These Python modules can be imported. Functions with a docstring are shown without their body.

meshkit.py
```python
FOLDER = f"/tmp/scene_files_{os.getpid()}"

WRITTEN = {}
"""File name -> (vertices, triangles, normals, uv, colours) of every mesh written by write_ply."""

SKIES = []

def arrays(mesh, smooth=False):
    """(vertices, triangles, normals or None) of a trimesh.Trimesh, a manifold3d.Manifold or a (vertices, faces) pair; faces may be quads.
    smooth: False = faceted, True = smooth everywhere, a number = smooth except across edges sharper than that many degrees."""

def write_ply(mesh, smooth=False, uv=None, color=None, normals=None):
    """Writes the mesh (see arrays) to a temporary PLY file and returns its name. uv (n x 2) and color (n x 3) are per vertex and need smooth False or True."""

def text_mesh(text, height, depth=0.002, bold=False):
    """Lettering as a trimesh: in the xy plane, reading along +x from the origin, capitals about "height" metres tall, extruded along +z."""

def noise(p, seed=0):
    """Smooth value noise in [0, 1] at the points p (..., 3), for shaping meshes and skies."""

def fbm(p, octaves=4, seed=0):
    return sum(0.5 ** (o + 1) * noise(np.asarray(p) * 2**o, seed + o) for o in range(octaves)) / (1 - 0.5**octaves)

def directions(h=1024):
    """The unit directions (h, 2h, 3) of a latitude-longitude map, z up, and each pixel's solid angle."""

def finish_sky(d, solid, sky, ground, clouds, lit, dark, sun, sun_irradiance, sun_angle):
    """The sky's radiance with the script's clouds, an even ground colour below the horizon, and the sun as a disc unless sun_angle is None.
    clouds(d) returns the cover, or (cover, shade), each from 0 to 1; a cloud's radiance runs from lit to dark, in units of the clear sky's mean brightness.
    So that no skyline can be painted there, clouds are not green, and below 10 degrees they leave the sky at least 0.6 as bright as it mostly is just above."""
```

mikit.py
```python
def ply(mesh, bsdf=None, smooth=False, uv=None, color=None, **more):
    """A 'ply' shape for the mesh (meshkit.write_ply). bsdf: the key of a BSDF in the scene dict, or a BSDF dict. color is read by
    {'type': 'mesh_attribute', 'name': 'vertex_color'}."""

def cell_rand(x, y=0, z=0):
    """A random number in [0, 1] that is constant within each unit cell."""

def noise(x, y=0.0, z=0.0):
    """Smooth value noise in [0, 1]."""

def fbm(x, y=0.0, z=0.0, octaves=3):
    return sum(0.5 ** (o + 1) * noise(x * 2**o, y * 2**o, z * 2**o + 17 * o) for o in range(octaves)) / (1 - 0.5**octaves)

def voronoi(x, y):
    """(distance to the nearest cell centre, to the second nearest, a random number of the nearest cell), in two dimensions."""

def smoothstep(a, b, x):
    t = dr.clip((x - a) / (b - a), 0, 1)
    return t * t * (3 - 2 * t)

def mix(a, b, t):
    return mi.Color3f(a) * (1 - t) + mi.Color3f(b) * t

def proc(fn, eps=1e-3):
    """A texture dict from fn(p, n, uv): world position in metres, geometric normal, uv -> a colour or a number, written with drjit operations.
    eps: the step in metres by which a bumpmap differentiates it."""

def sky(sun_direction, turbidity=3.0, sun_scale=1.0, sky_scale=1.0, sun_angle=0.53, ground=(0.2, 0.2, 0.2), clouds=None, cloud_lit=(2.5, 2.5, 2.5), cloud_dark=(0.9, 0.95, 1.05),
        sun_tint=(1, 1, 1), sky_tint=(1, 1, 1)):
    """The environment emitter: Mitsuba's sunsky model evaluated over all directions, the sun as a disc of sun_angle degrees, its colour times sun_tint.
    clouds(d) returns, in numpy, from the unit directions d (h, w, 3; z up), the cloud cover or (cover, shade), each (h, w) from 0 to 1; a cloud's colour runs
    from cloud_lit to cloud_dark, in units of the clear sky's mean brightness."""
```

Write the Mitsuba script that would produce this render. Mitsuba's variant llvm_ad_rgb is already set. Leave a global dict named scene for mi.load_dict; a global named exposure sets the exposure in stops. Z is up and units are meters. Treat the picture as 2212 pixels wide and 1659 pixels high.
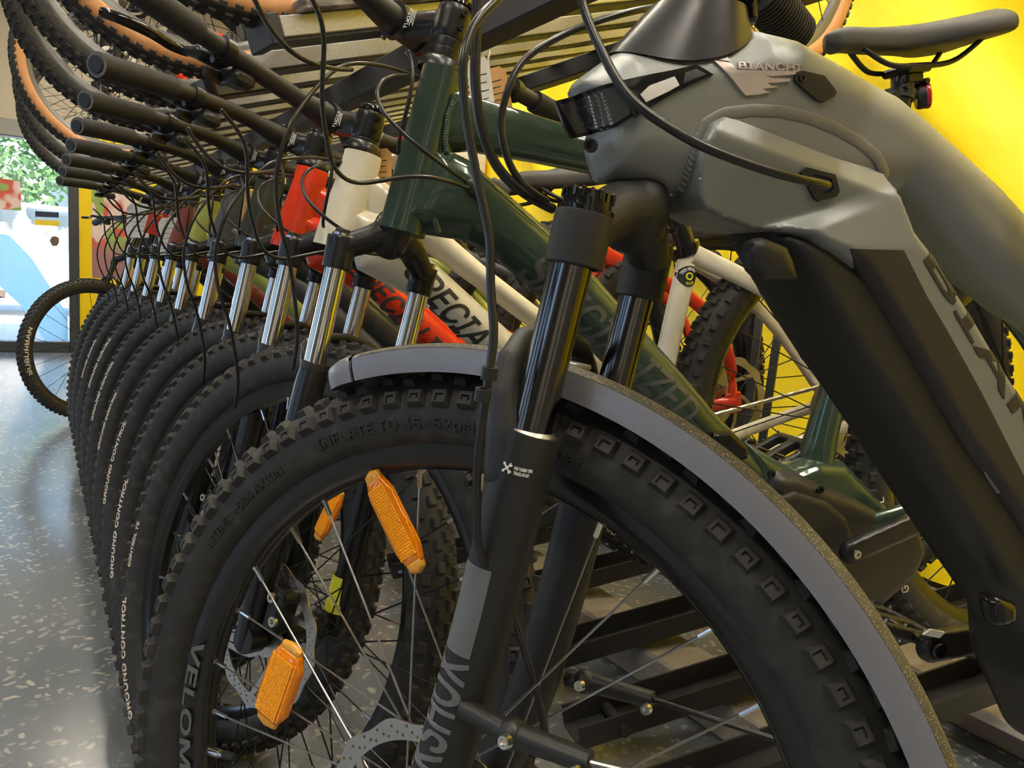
import math, random
import numpy as np, trimesh, shapely
import drjit as dr
import mitsuba as mi
import manifold3d as m3
import mikit, meshkit
from shapely.geometry import Polygon, LineString, Point, MultiPolygon
from scipy.spatial import Delaunay

T4 = mi.ScalarTransform4f
V3 = lambda *a: np.array(a, float)
scene, labels = {}, {}

# ------------------------------------------------------------------ camera, sky, lamps, exposure
CAM, CR, CU, CF = V3(-.25922, -.51347, .79024), V3(.94856, -.3099, .06471), V3(-.02047, .14394, .98938), V3(.31592, .93981, -.13019)
scene['camera'] = {'type': 'perspective', 'fov': 67.896, 'fov_axis': 'x', 'near_clip': .02, 'far_clip': 200.,
                   'to_world': T4().look_at(origin=CAM.tolist(), target=(CAM + CF).tolist(), up=CU.tolist())}
exposure = 1.25
RU, RV, ZZ = V3(-.2356, .97185, 0), V3(.97185, .2356, 0), V3(0, 0, 1)      # along the row of bikes, across it (to the rear of the bikes)
def room(u, v, z=0.): return RU * u + RV * v + ZZ * z
scene['sky'] = mikit.sky((RV * .35 - RU * .75 + ZZ * .8).tolist(), turbidity=4, sun_scale=3., sky_scale=7.5, ground=(.35, .36, .38), sky_tint=(.82, .97, 1.1))
LAMPS = [(u, v) for u in (-1.2, .75, 2.7, 4.7) for v in (-.15, 1.15)] + [(-.4, -2.0), (3.2, -2.0)]      # (u, v) of the ceiling lights
LAMP_POWER = (29.5, 26.8, 22.0)
CEIL = 3.0

# ------------------------------------------------------------------ mesh helpers: a mesh is (vertices, triangles)
def MAT(o, x, y, z):
    M = np.eye(4); M[:3, 0], M[:3, 1], M[:3, 2], M[:3, 3] = x, y, z, o
    return M
ID = np.eye(4)
def X(mesh, M): return np.asarray(mesh[0]) @ M[:3, :3].T + M[:3, 3], mesh[1]
def sh(mesh, *d): return np.asarray(mesh[0]) + np.array(d, float), mesh[1]
def cat(*ms):
    if len(ms) == 1 and isinstance(ms[0], list): ms = ms[0]
    at = np.cumsum([0] + [len(m[0]) for m in ms])
    return np.vstack([m[0] for m in ms]), np.vstack([np.asarray(m[1]) + a for m, a in zip(ms, at)])
def tm(t): return np.array(t.vertices), np.array(t.faces)
def mf(m):
    g = m.to_mesh(); return np.array(g.vert_properties[:, :3]), np.array(g.tri_verts)
def rot(axis, ang):
    c, s = math.cos(ang), math.sin(ang); i = 'xyz'.index(axis); a, b = (i + 1) % 3, (i + 2) % 3
    M = np.eye(4); M[a, a] = M[b, b] = c; M[a, b] = -s; M[b, a] = s
    return M
def tr(*d): M = np.eye(4); M[:3, 3] = d; return M
def hull(P): return tm(trimesh.convex.convex_hull(np.asarray(P, float)))
def box(c, s, b=.0):
    s = np.array(s, float) / 2; c = np.array(c, float)
    if b <= 0:
        return hull([c + s * V3(i, j, k) for i in (-1, 1) for j in (-1, 1) for k in (-1, 1)])
    P = []
    for i in (-1, 1):
        for j in (-1, 1):
            for k in (-1, 1):
                for d in range(3):
                    q = s - b; q[d] = s[d]
                    P.append(c + q * V3(i, j, k))
    return hull(P)
def ball(c, r, n=10): return tm(trimesh.creation.uv_sphere(radius=r, count=[n, n * 2]).apply_translation(c))
def smooth_path(P, n):
    P = np.asarray(P, float)
    if len(P) == 2: return P[0] + (P[1] - P[0]) * np.linspace(0, 1, n)[:, None]
    from scipy.interpolate import CubicSpline
    t = np.r_[0, np.cumsum(np.sqrt(np.linalg.norm(np.diff(P, axis=0), axis=1)))]
    return CubicSpline(t, P)(np.linspace(0, t[-1], n))
def tube(P, rad, n=12, seg=None, ref=None, cap=True):
    """a tube along the points; rad: radius, list of radii, or list of (across ref, along ref)"""
    P = np.asarray(P, float)
    R = np.asarray(rad, float)
    if R.ndim == 0: R = np.full((len(P), 2), R)
    if R.ndim == 1: R = np.stack([R, R], 1)
    if seg:
        k = np.linspace(0, 1, len(P)); t = np.linspace(0, 1, seg); L = np.linspace(0, 1, len(R))
        P = smooth_path(P, seg); R = np.stack([np.interp(t, L, R[:, i]) for i in (0, 1)], 1)
    d = np.gradient(P, axis=0); d /= np.linalg.norm(d, axis=1, keepdims=True) + 1e-12
    a = np.array(ref, float) if ref is not None else (V3(0, 0, 1) if abs(d[0][2]) < .9 else V3(1, 0, 0))
    V = []; ang = np.arange(n) * 2 * np.pi / n
    for i in range(len(P)):
        if ref is not None: a = np.array(ref, float)
        a = a - d[i] * (a @ d[i]); a /= np.linalg.norm(a) + 1e-12
        b = np.cross(d[i], a)
        V.append(P[i] + R[i, 1] * np.cos(ang)[:, None] * a + R[i, 0] * np.sin(ang)[:, None] * b)
    V = np.vstack(V); m = len(P); F = []
    i = np.arange(n); j = (i + 1) % n
    for k in range(m - 1):
        F += [np.stack([k * n + i, k * n + j, k * n + n + j], 1), np.stack([k * n + i, k * n + n + j, k * n + n + i], 1)]
    if cap:
        V = np.vstack([V, P[:1], P[-1:]])
        F += [np.stack([j, i, np.full(n, m * n)], 1), np.stack([(m - 1) * n + i, (m - 1) * n + j, np.full(n, m * n + 1)], 1)]
    return V, np.vstack(F)
def lathe(prof, n=32, axis='z', closed=False):
    """revolve (radius, height) pairs"""
    prof = np.asarray(prof, float); ang = np.arange(n) * 2 * np.pi / n
    V = np.stack([prof[:, None, 0] * np.cos(ang), prof[:, None, 0] * np.sin(ang), prof[:, None, 1] + ang * 0], -1)
    m = len(prof); F = []; i = np.arange(n); j = (i + 1) % n
    V = V.reshape(-1, 3)
    for k in range(m if closed else m - 1):
        a, b = k * n, ((k + 1) % m) * n
        F += [np.stack([a + i, a + j, b + j], 1), np.stack([a + i, b + j, b + i], 1)]
    F = np.vstack(F)
    if axis == 'y': V = np.stack([V[:, 1], V[:, 2], V[:, 0]], 1)       # wheel in the xz plane, angle from +z towards +x
    return V, F
def clean(poly):
    p = poly if isinstance(poly, (Polygon, MultiPolygon)) else Polygon(poly)
    p = p if p.is_valid else p.buffer(0)
    return max(p.geoms, key=lambda g: g.area) if isinstance(p, MultiPolygon) else p
def grid_tri(p, res):
    """triangulates a polygon with interior points: (points, triangles)"""
    rings = [p.exterior] + list(p.interiors); B = []
    for r in rings:
        L = np.array(r.coords)[:-1]
        for a, b in zip(L, np.roll(L, -1, 0)):
            k = max(1, int(math.ceil(np.linalg.norm(b - a) / res)))
            B.append(a + (b - a) * (np.arange(k) / k)[:, None])
    B = np.vstack(B); I = []
    x0, y0, x1, y1 = p.bounds
    for d in (.25, .6):
        q = p.buffer(-res * d)
        for g in getattr(q, 'geoms', [q]):
            if not g.is_empty:
                for r in [g.exterior] + list(g.interiors):
                    s = np.arange(0, r.length, res); I.append(np.array([r.interpolate(t).coords[0] for t in s]))
    gx, gy = np.meshgrid(np.arange(x0, x1 + res, res), np.arange(y0, y1 + res, res * .866)); gx = gx + (np.arange(gx.shape[0]) % 2)[:, None] * res / 2
    G = np.stack([gx.ravel(), gy.ravel()], 1); bd = p.boundary
    pts = shapely.points(G); ok = shapely.contains(p, pts); G = G[ok]; G = G[shapely.distance(bd, pts[ok]) > res * 1.1] if len(G) else G
    P = np.vstack([B] + I + [G]); P += 1e-7 * np.random.default_rng(1).standard_normal(P.shape)
    F = Delaunay(P).simplices; c = P[F].mean(1)
    F = F[shapely.contains(p, shapely.points(c))]
    e1, e2 = P[F[:, 1]] - P[F[:, 0]], P[F[:, 2]] - P[F[:, 0]]
    cr = e1[:, 0] * e2[:, 1] - e1[:, 1] * e2[:, 0]
    F = np.where((cr < 0)[:, None], F[:, ::-1], F)[np.abs(cr) > 1e-12]
    return P, F, len(B)
class Pillow:
    """a solid over an outline in (x, z): half thickness H, rounded towards the outline over r"""
    def __init__(s, poly, H, r, flat=0., y=0., pw=2.):
        s.p = clean(poly); s.H, s.r, s.f, s.y, s.pw = H, r, flat, y, pw
    def h(s, P):
        pts = shapely.points(np.asarray(P)); d = shapely.distance(s.p.boundary, pts) * shapely.contains(s.p, pts)
        return s.f + (s.H - s.f) * np.sqrt(np.maximum(0, 1 - (1 - np.clip(d / s.r, 0, 1)) ** s.pw))
    def mesh(s, res=.004):
        P, F, nb = grid_tri(s.p, res); h = s.h(P); n = len(P)
        V = np.vstack([np.stack([P[:, 0], s.y - h, P[:, 1]], 1), np.stack([P[:, 0], s.y + h, P[:, 1]], 1)])
        Fs = [F, F[:, ::-1] + n]
        e = np.vstack([F[:, [0, 1]], F[:, [1, 2]], F[:, [2, 0]]]); key = {}
        for a, b in e: key[(a, b)] = 1
        bo = [(a, b) for a, b in key if (b, a) not in key]
        Fs.append(np.array([[b, a, a + n] for a, b in bo])); Fs.append(np.array([[b, a + n, b + n] for a, b in bo]))
        return V, np.vstack(Fs)
def drape(poly, base, up=.0004, th=.0008, res=.004, sink=.0012):
    """a thin raised piece of an outline on the near side of a Pillow (or of a function giving y)"""
    out = []
    g = poly if isinstance(poly, (Polygon, MultiPolygon)) else clean(poly)
    f = base if callable(base) else (lambda P: base.y - base.h(P))
    for p in getattr(g, 'geoms', [g]):
        P, F, nb = grid_tri(p, res); y = f(P); n = len(P)
        V = np.vstack([np.stack([P[:, 0], y - up - th, P[:, 1]], 1), np.stack([P[:, 0], y + sink, P[:, 1]], 1)])
        e = np.vstack([F[:, [0, 1]], F[:, [1, 2]], F[:, [2, 0]]]); key = {(a, b): 1 for a, b in e}
        bo = [(a, b) for a, b in key if (b, a) not in key]
        out.append((V, np.vstack([F, F[:, ::-1] + n, np.array([[b, a, a + n] for a, b in bo]), np.array([[b, a + n, b + n] for a, b in bo])])))
    return cat(out)
def prism(poly, y0, y1, bevel=0.):
    """an outline in (x, z) extruded from y0 to y1"""
    p = poly if isinstance(poly, (Polygon, MultiPolygon)) else clean(poly)
    t = trimesh.util.concatenate([trimesh.creation.extrude_polygon(g, 1.0, engine='earcut') for g in getattr(p, 'geoms', [p])])
    v, f = tm(t); return np.stack([v[:, 0], y0 + v[:, 2] * (y1 - y0), v[:, 1]], 1), f[:, ::-1] if y1 > y0 else f
def blob(parts, edge=.004, it=10):
    """several convex point sets or meshes joined into one smoothed solid"""
    M = m3.Manifold()
    for P in parts: M = M + (P if isinstance(P, m3.Manifold) else m3.Manifold.hull_points([tuple(map(float, q)) for q in P]))
    M = M.refine_to_length(edge); v, f = mf(M)
    t = trimesh.Trimesh(v, f, process=True)
    trimesh.smoothing.filter_taubin(t, iterations=it)
    return tm(t)
def sph(c, r, n=8): return trimesh.creation.uv_sphere(radius=r, count=[n, n]).vertices + np.array(c, float)
def cyl(a, b, ra, rb=None, n=20): return tube([a, b], [ra, rb if rb is not None else ra], n)
def words(text, h, bold=True, step=None):
    t = meshkit.text_mesh(text, h, .001, bold=bold); v, f = tm(t)
    v[:, 0] -= v[:, 0].min()
    if step:
        v, f = trimesh.remesh.subdivide_to_size(v, f, step)
    return v, f
_PLY = {}
def put(key, mesh, mat, M=None, smooth=35, label=None, kind=None, **more):
    if isinstance(mesh, dict): d = {k: x for k, x in mesh.items() if k != 'to_world'}
    else: d = mikit.ply(mesh, mat, smooth, **more)
    if mat is not None and isinstance(mesh, dict): d['bsdf'] = {'type': 'ref', 'id': mat}
    if M is not None: d['to_world'] = T4(np.asarray(M).tolist())
    base, k = key, 0
    while key in scene: k += 1; key = f'{base}_{k:03d}'
    scene[key] = d
    L = {}
    if label: L['label'] = label
    if kind: L['kind'] = kind
    if L: labels.setdefault(key, {}).update(L)
    return key
def tag(key, label, cat_, group=None):
    labels[key] = {'label': label, 'category': cat_}
    if group: labels[key]['group'] = group
def fresh(name):
    k, n = name, 0
    while k in labels or k in scene or any(s.startswith(k + '__') for s in scene): n += 1; k = f'{name}_{n:03d}'
    return k

# ------------------------------------------------------------------ materials
def mat(name, col, rough=.5, metal=0., two=True, **k):
    b = {'type': 'principled', 'base_color': col if isinstance(col, dict) else {'type': 'rgb', 'value': list(col)}, 'roughness': rough, 'metallic': metal, **k}
    scene[name] = {'type': 'twosided', 'bsdf': b} if two else b
    return name
N, FB, SS = mikit.noise, mikit.fbm, mikit.smoothstep
def rubber_fn(base, dust):
    def fn(p, n, uv):
        a = SS(.52, .8, FB(p.x * 60, p.y * 60, p.z * 60, 2)); s = SS(.80, .84, N(p.x * 900, p.y * 900, p.z * 900))
        return mikit.mix(base, dust, a * .5 + s * .25)
    return mikit.proc(fn)
mat('rubber', rubber_fn((.028, .0275, .026), (.06, .057, .051)), .62, specular=.4)
mat('knob_rubber', rubber_fn((.034, .033, .031), (.075, .071, .064)), .7, specular=.35)
mat('tan_rubber', (.50, .235, .09), .55)
mat('cream_print', (.72, .62, .52), .7)
mat('rim_black', (.010, .010, .011), .22, specular=.6)
mat('rim_grey', (.14, .14, .14), .35, .6)
mat('spoke_steel', (.42, .40, .37), .3, 1.)
mat('spoke_black', (.02, .02, .02), .3, .5)
mat('nipple_silver', (.75, .72, .66), .22, 1.)
mat('brushed_steel', (.55, .52, .47), .35, 1.)
mat('chrome', (.72, .70, .67), .15, 1.)
mat('dark_chrome', (.125, .12, .117), .19, 1.)
mat('black_metal', (.011, .011, .012), .30, specular=.5)
mat('black_matte', (.014, .0138, .0135), .52)
mat('black_plastic', (.018, .0175, .017), .45)
mat('black_gloss', (.008, .008, .009), .12)
mat('cable_black', (.016, .0155, .015), .28)
mat('grip_rubber', (.02, .0195, .019), .75)
mat('grip_end', (.13, .13, .125), .6)
def speck(base, amp, sc=1600.):
    def fn(p, n, uv): return mi.Color3f(base) * (1 + amp * (N(p.x * sc, p.y * sc, p.z * sc) - .5))
    return mikit.proc(fn)
mat('frame_grey', (.215, .228, .226), .40, .35)
mat('frame_grey_weld', (.19, .19, .185), .5, .5)
mat('cover_dark', (.055, .055, .058), .28, .6)
mat('panel_brown', (.022, .019, .0185), .5)
mat('lamp_dark', (.12, .12, .125), .2, .6)
mat('letter_dark', (.045, .043, .042), .4, .3)
mat('frame_green', speck((.036, .060, .043), .5), .15, .2, specular=.7)
mat('decal_green', (.085, .085, .078), .35)
mat('frame_white', (.78, .72, .56), .13, specular=.55)
mat('frame_red', (.72, .050, .018), .13, specular=.55)
mat('frame_olive', (.045, .05, .038), .13, specular=.55)
mat('frame_slate', (.075, .078, .082), .42)
mat('frame_lime', (.47, .52, .12), .13, specular=.55)
mat('frame_rust', (.24, .045, .02), .35, clearcoat=.6)
mat('frame_black', (.014, .014, .015), .2)
mat('frame_navy', (.012, .020, .06), .35, clearcoat=.6)
mat('decal_dark', (.045, .042, .035), .4)
mat('orange_reflector', (.85, .23, .0), .10, specular=.8)
mat('orange_prism', (1., .42, .01), .12, specular=.8)
mat('orange_clear', (.85, .38, .03), .12, clearcoat=1.)
mat('red_lens', (.45, .01, .01), .15, clearcoat=1.)
mat('lens_white', (.75, .72, .70), .15, clearcoat=1.)
mat('emblem', (.86, .76, .73), .24, .8)
mat('print_white', (.8, .79, .76), .6)
mat('print_grey', (.125, .133, .138), .42)
mat('card_tag', (.62, .36, .13), .8)
mat('paper_white', (.82, .80, .75), .8)
mat('tag_yellow', (.72, .72, .04), .6)
mat('saddle_top', (.055, .053, .05), .6)
mat('dust_fender', mikit.proc(lambda p, n, uv: mikit.mix((.045, .04, .028), (.26, .22, .13), SS(.62, .8, N(p.x * 1300, p.y * 1300, p.z * 1300)) * .7)), .6)
mat('fender_grey', speck((.23, .23, .25), .2, 2500.), .36, .3)
mat('gold_rotor', (.62, .52, .25), .35, .9)
scene['clear_lens'] = {'type': 'dielectric', 'int_ior': 1.49}
scene['window_glass'] = {'type': 'thindielectric'}

# ------------------------------------------------------------------ wheels (axle along y, x to the rear, z up, the near side is -y)
SPOKE = mikit.ply(tube([(0, 0, 0), (0, 0, 1)], .001, 6), 'spoke_steel', 35)
NIPPLE = mikit.ply(cat(cyl((0, 0, 0), (0, 0, .015), .0021, .0021, 8), cyl((0, 0, -.004), (0, 0, .001), .0030, .0026, 8)), 'nipple_silver', 35)
def seg_matrix(a, b):
    a, b = V3(*a), V3(*b); d = b - a; L = np.linalg.norm(d); z = d / L
    x = np.cross(z, [0, 1, 0]) if abs(z[1]) < .9 else V3(1, 0, 0); x /= np.linalg.norm(x)
    M = MAT(a, x, np.cross(z, x), d); return M
def tyre_mesh(Rb, Ro, hw, n=120, m=17):
    Rc = Rb + (Ro - Rb) * .42
    t = np.linspace(-math.radians(128), math.radians(128), m)
    R = np.where(np.cos(t) > 0, Rc + (Ro - Rc) * np.cos(t), Rc + (Rc - Rb) * np.cos(t) * 1.6); y = hw * np.sin(t)
    prof = [(max(r, Rb - .003), q) for r, q in zip(R, y)]
    return lathe(prof + [(Rb - .004, .012), (Rb - .004, -.012)], n, 'y', True), Rc
def on_tyre(Rb, Ro, hw, t):
    Rc = Rb + (Ro - Rb) * .42
    return Rc + (Ro - Rc) * math.cos(t), hw * math.sin(t)
def rim_mesh(Rb, Ri, w, n=120):
    return lathe([(Rb, -w), (Rb + .0022, -w - .0018), (Rb + .0028, -w + .0004), (Rb - .006, -w + .003), (Rb - .006, w - .003), (Rb + .002, w - .001), (Rb + .0015, w + .001), (Rb, w),
                  (Rb - .010, w - .0008), (Ri + .004, w * .62), (Ri, w * .35), (Ri, -w * .35), (Ri + .004, -w * .62), (Rb - .010, -w + .0008)], n, 'y', True)
def hub_mesh(w=.03, r=.016):
    return lathe([(0, -.055), (.009, -.055), (.0095, -w - .006), (.018, -w - .006), (.026, -w - .002), (.026, -w + .002), (r, -w + .01), (r - .002, 0), (r, w - .01), (.026, w - .002),
                  (.026, w + .002), (.012, w + .006), (.0095, .055), (0, .055)], 24, 'y')
def rotor_mesh(R=.09, arms=6, holes=True):
    th = np.arange(0, 360, 3.) * math.pi / 180
    out = Polygon([((R - .002 + .002 * math.cos(12 * t)) * math.sin(t), (R - .002 + .002 * math.cos(12 * t)) * math.cos(t)) for t in th])
    ring = out.difference(Point(0, 0).buffer(R - .0165, 24))
    if holes:
        H = []
        for k in range(36):
            for j, rr in enumerate((R - .006, R - .0105, R - .013)):
                t = (k + j * .33) * math.pi / 18; H.append(Point(rr * math.sin(t), rr * math.cos(t)).buffer(.0013, 3))
        ring = ring.difference(shapely.union_all(H))
    for k in range(arms):
        t = k * 2 * math.pi / arms; P = []
        for s in np.linspace(0, 1, 7):
            rr = .018 + s * (R - .03); a = t + s * 1.0 + .2 * math.sin(s * 3); P.append((rr * math.sin(a), rr * math.cos(a)))
        ring = ring.union(LineString(P).buffer(.0035, 3))
    ring = ring.union(Point(0, 0).buffer(.026, 16).difference(Point(0, 0).buffer(.014, 12)))
    return prism(ring, -.0009, .0009)
def knob_mesh(lx, ly, h, kind):
    """a tread block: length along x, width along y, height z, with a sipe cut into its top"""
    b = m3.Manifold.hull_points([(i * lx * s, j * ly * s, z) for i in (-.5, .5) for j in (-.5, .5) for z, s in ((-.004, 1.18), (0, 1.12), (h, .84))])
    for cx, cy, sx, sy in ([(0, .12, .5, .14), (-.22, -.08, .12, .5)] if kind else [(0, .12, .5, .13), (-.22, 0, .11, .3), (.22, 0, .11, .3)]):
        b = b - m3.Manifold.cube([sx * lx, sy * ly, h], True).translate([cx * lx, cy * ly, h * 1.1])
    return mf(b)
def knob_matrix(phi, t, Rb, Ro, hw, lift=0., twist=0.):
    R, y = on_tyre(Rb, Ro, hw, t)
    er = V3(math.sin(phi), 0, math.cos(phi)); et = V3(math.cos(phi), 0, -math.sin(phi)); ey = V3(0, 1, 0)
    Rc = Rb + (Ro - Rb) * .42
    nrm = V3(*(er * math.cos(t) / (Ro - Rc) + ey * math.sin(t) / hw)); nrm /= np.linalg.norm(nrm)
    side = np.cross(nrm, et)
    c, s = math.cos(twist), math.sin(twist)
    return MAT(er * R + ey * y + nrm * lift, et * c + side * s, side * c - et * s, nrm)
def tread_mesh(Rb, Ro, hw, n, rows, size):
    k = knob_mesh(*size, 1) if False else hull([(i * size[0] * s, j * size[1] * s, z) for i in (-.5, .5) for j in (-.5, .5) for z, s in ((-.003, 1.1), (size[2], .85))])
    return cat([X(k, knob_matrix((i + o) * 2 * math.pi / n, t, Rb, Ro, hw)) for t, o in rows for i in range(n)])
def spoke_ends(k, n, Rr, rf=.024, yf=.03):
    """hub end and rim end of spoke k of n (three cross)"""
    side = -1 if k % 2 == 0 else 1
    lead = 1 if (k // 2) % 2 == 0 else -1
    a = k * 2 * math.pi / n; h = a + lead * 1.15
    return (rf * math.sin(h), side * yf, rf * math.cos(h)), (Rr * math.sin(a), side * .004, Rr * math.cos(a))
def add_spokes(root, n, Rr, W, mat_='spoke_steel', phase=0., nip=True, one=False):
    M0 = W @ rot('y', phase)
    if one:
        put(root + '__spokes', cat([tube([a, b], .0012, 5) for a, b in (spoke_ends(k, n, Rr) for k in range(n))]), mat_, M0)
        return
    for k in range(n):
        a, b = spoke_ends(k, n, Rr); a, b = np.array(a), np.array(b)
        put(root + '__spoke', SPOKE, mat_, M0 @ seg_matrix(a, b))
        if nip:
            d = (a - b) / np.linalg.norm(a - b); Q = seg_matrix(b, b + d)
            put(root + '__nipple', NIPPLE, 'nipple_silver' if nip is True else nip, M0 @ Q)
def ring_text(text, h, R, y, phi0, inward=False, tilt=None, squeeze=1., step=.006, depth=.0006):
    """lettering round a wheel's near side: capitals h tall standing at radius R, starting at angle phi0 and running forwards (counter-clockwise seen from the near side)"""
    v, f = words(text, h, True, step)
    s = v[:, 0] * squeeze; hh = v[:, 1]
    r = R + (h / 2 - hh if inward else hh - h / 2)
    a = phi0 - s / R if inward else phi0 + s / R
    yy = y(r) if callable(y) else y
    return np.stack([r * np.sin(a), yy - (v[:, 2] > .0005) * depth, r * np.cos(a)], 1), f
def tyre_side(Rb, Ro, hw):
    Rc = Rb + (Ro - Rb) * .42
    def f(r):
        up = np.clip((r - Rc) / (Ro - Rc), 0, 1); dn = np.clip((Rc - r) / ((Rc - Rb) * 1.6), 0, 1)
        return -hw * np.sqrt(1 - np.where(r > Rc, up, dn) ** 2) - .0003
    return f

# ------------------------------------------------------------------ small parts shared by the bikes
def bolt_mesh(r=.004, h=.004):
    b = m3.Manifold.cylinder(h, r, r * .92, 14) - m3.Manifold.cylinder(h, r * .55, r * .55, 6).translate([0, 0, h * .4])
    return mf(b)
def facing(o, d, up=(0, 0, 1)):
    """a placement whose z axis is d"""
    z = np.array(d, float); z /= np.linalg.norm(z); x = np.cross(up, z)
    if np.linalg.norm(x) < 1e-3: x = np.cross((1, 0, 0), z)
    x /= np.linalg.norm(x); return MAT(np.array(o, float), x, np.cross(z, x), z)
def ribbed_grip(L, r, n=26):
    P = []
    for i in range(n):
        z0, z1 = i * L / n, (i + 1) * L / n
        P += [(r, z0), (r, z0 + .6 * (z1 - z0)), (r - .0025, z0 + .68 * (z1 - z0)), (r - .0025, z1 - .02 * (z1 - z0))]
    return lathe([(0, 0)] + P + [(r, L), (0, L)], 22)
def cable(root, P, r=.0024, n=None, mat_='cable_black', M=None):
    put(root + '__cable', tube(np.array(P), r, 8, seg=n or max(24, len(P) * 8)), mat_, M, smooth=True)

# ================================================================== the room
def struct(key, mesh, m, **k):
    put(key, mesh, m, smooth=k.pop('smooth', False)); labels.setdefault(key, {})['kind'] = 'structure'
    return key
def slab(u0, u1, v0, v1, z0, z1, b=0.):
    m = box(((u0 + u1) / 2, (v0 + v1) / 2, (z0 + z1) / 2), (u1 - u0, v1 - v0, z1 - z0), b)
    v, f = X(m, MAT((0, 0, 0), RU, RV, ZZ)); return v, f[:, ::-1]
def floor_fn(p, n, uv):
    base = mikit.mix((.105, .125, .145), (.16, .18, .20), FB(p.x * 3, p.y * 3, 0, 2))
    d, d2, r = mikit.voronoi(p.x * 66 + 1.5 * N(p.x * 40, p.y * 40), p.y * 66 + 1.5 * N(p.y * 40, p.x * 40))
    fl = SS(.44, .30, d) * SS(.62, .80, r) * SS(.12, .45, N(p.x * 11, p.y * 11, 3))
    return mikit.mix(base, mikit.mix((.40, .375, .32), (.26, .26, .265), N(r * 900, 1)), fl)
mat('floor_flakes', mikit.proc(floor_fn), .20, specular=.7)
mat('yellow_paint', (.93, .66, .0), .5)
mat('beige_wall', (.55, .49, .36), .7)
mat('dim_wall', (.16, .155, .15), .7)
mat('panel_bright', (.75, .74, .72), .6)
mat('ceiling_white', (.34, .33, .32), .8)
mat('door_metal', (.06, .065, .068), .4, .3)
mat('lintel_grey', (.30, .30, .27), .5)
mat('banner_yellow', (.95, .70, .0), .42)
mat('pale_board', mikit.proc(lambda p, n, uv: mikit.mix((.50, .45, .38), (.72, .68, .60), FB(p.x * 9, p.y * 30, 0, 4))), .7)
scene['lamp_face'] = {'type': 'diffuse', 'reflectance': {'type': 'rgb', 'value': [.7, .7, .7]}}
UW, VW0, VW1 = 6.75, -4.2, 1.95
struct('floor', slab(-3, UW + .2, VW0, VW1, -.1, 0), 'floor_flakes')
struct('ceiling', slab(-3, UW + .2, VW0, VW1, CEIL, CEIL + .1), 'ceiling_white')
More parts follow.
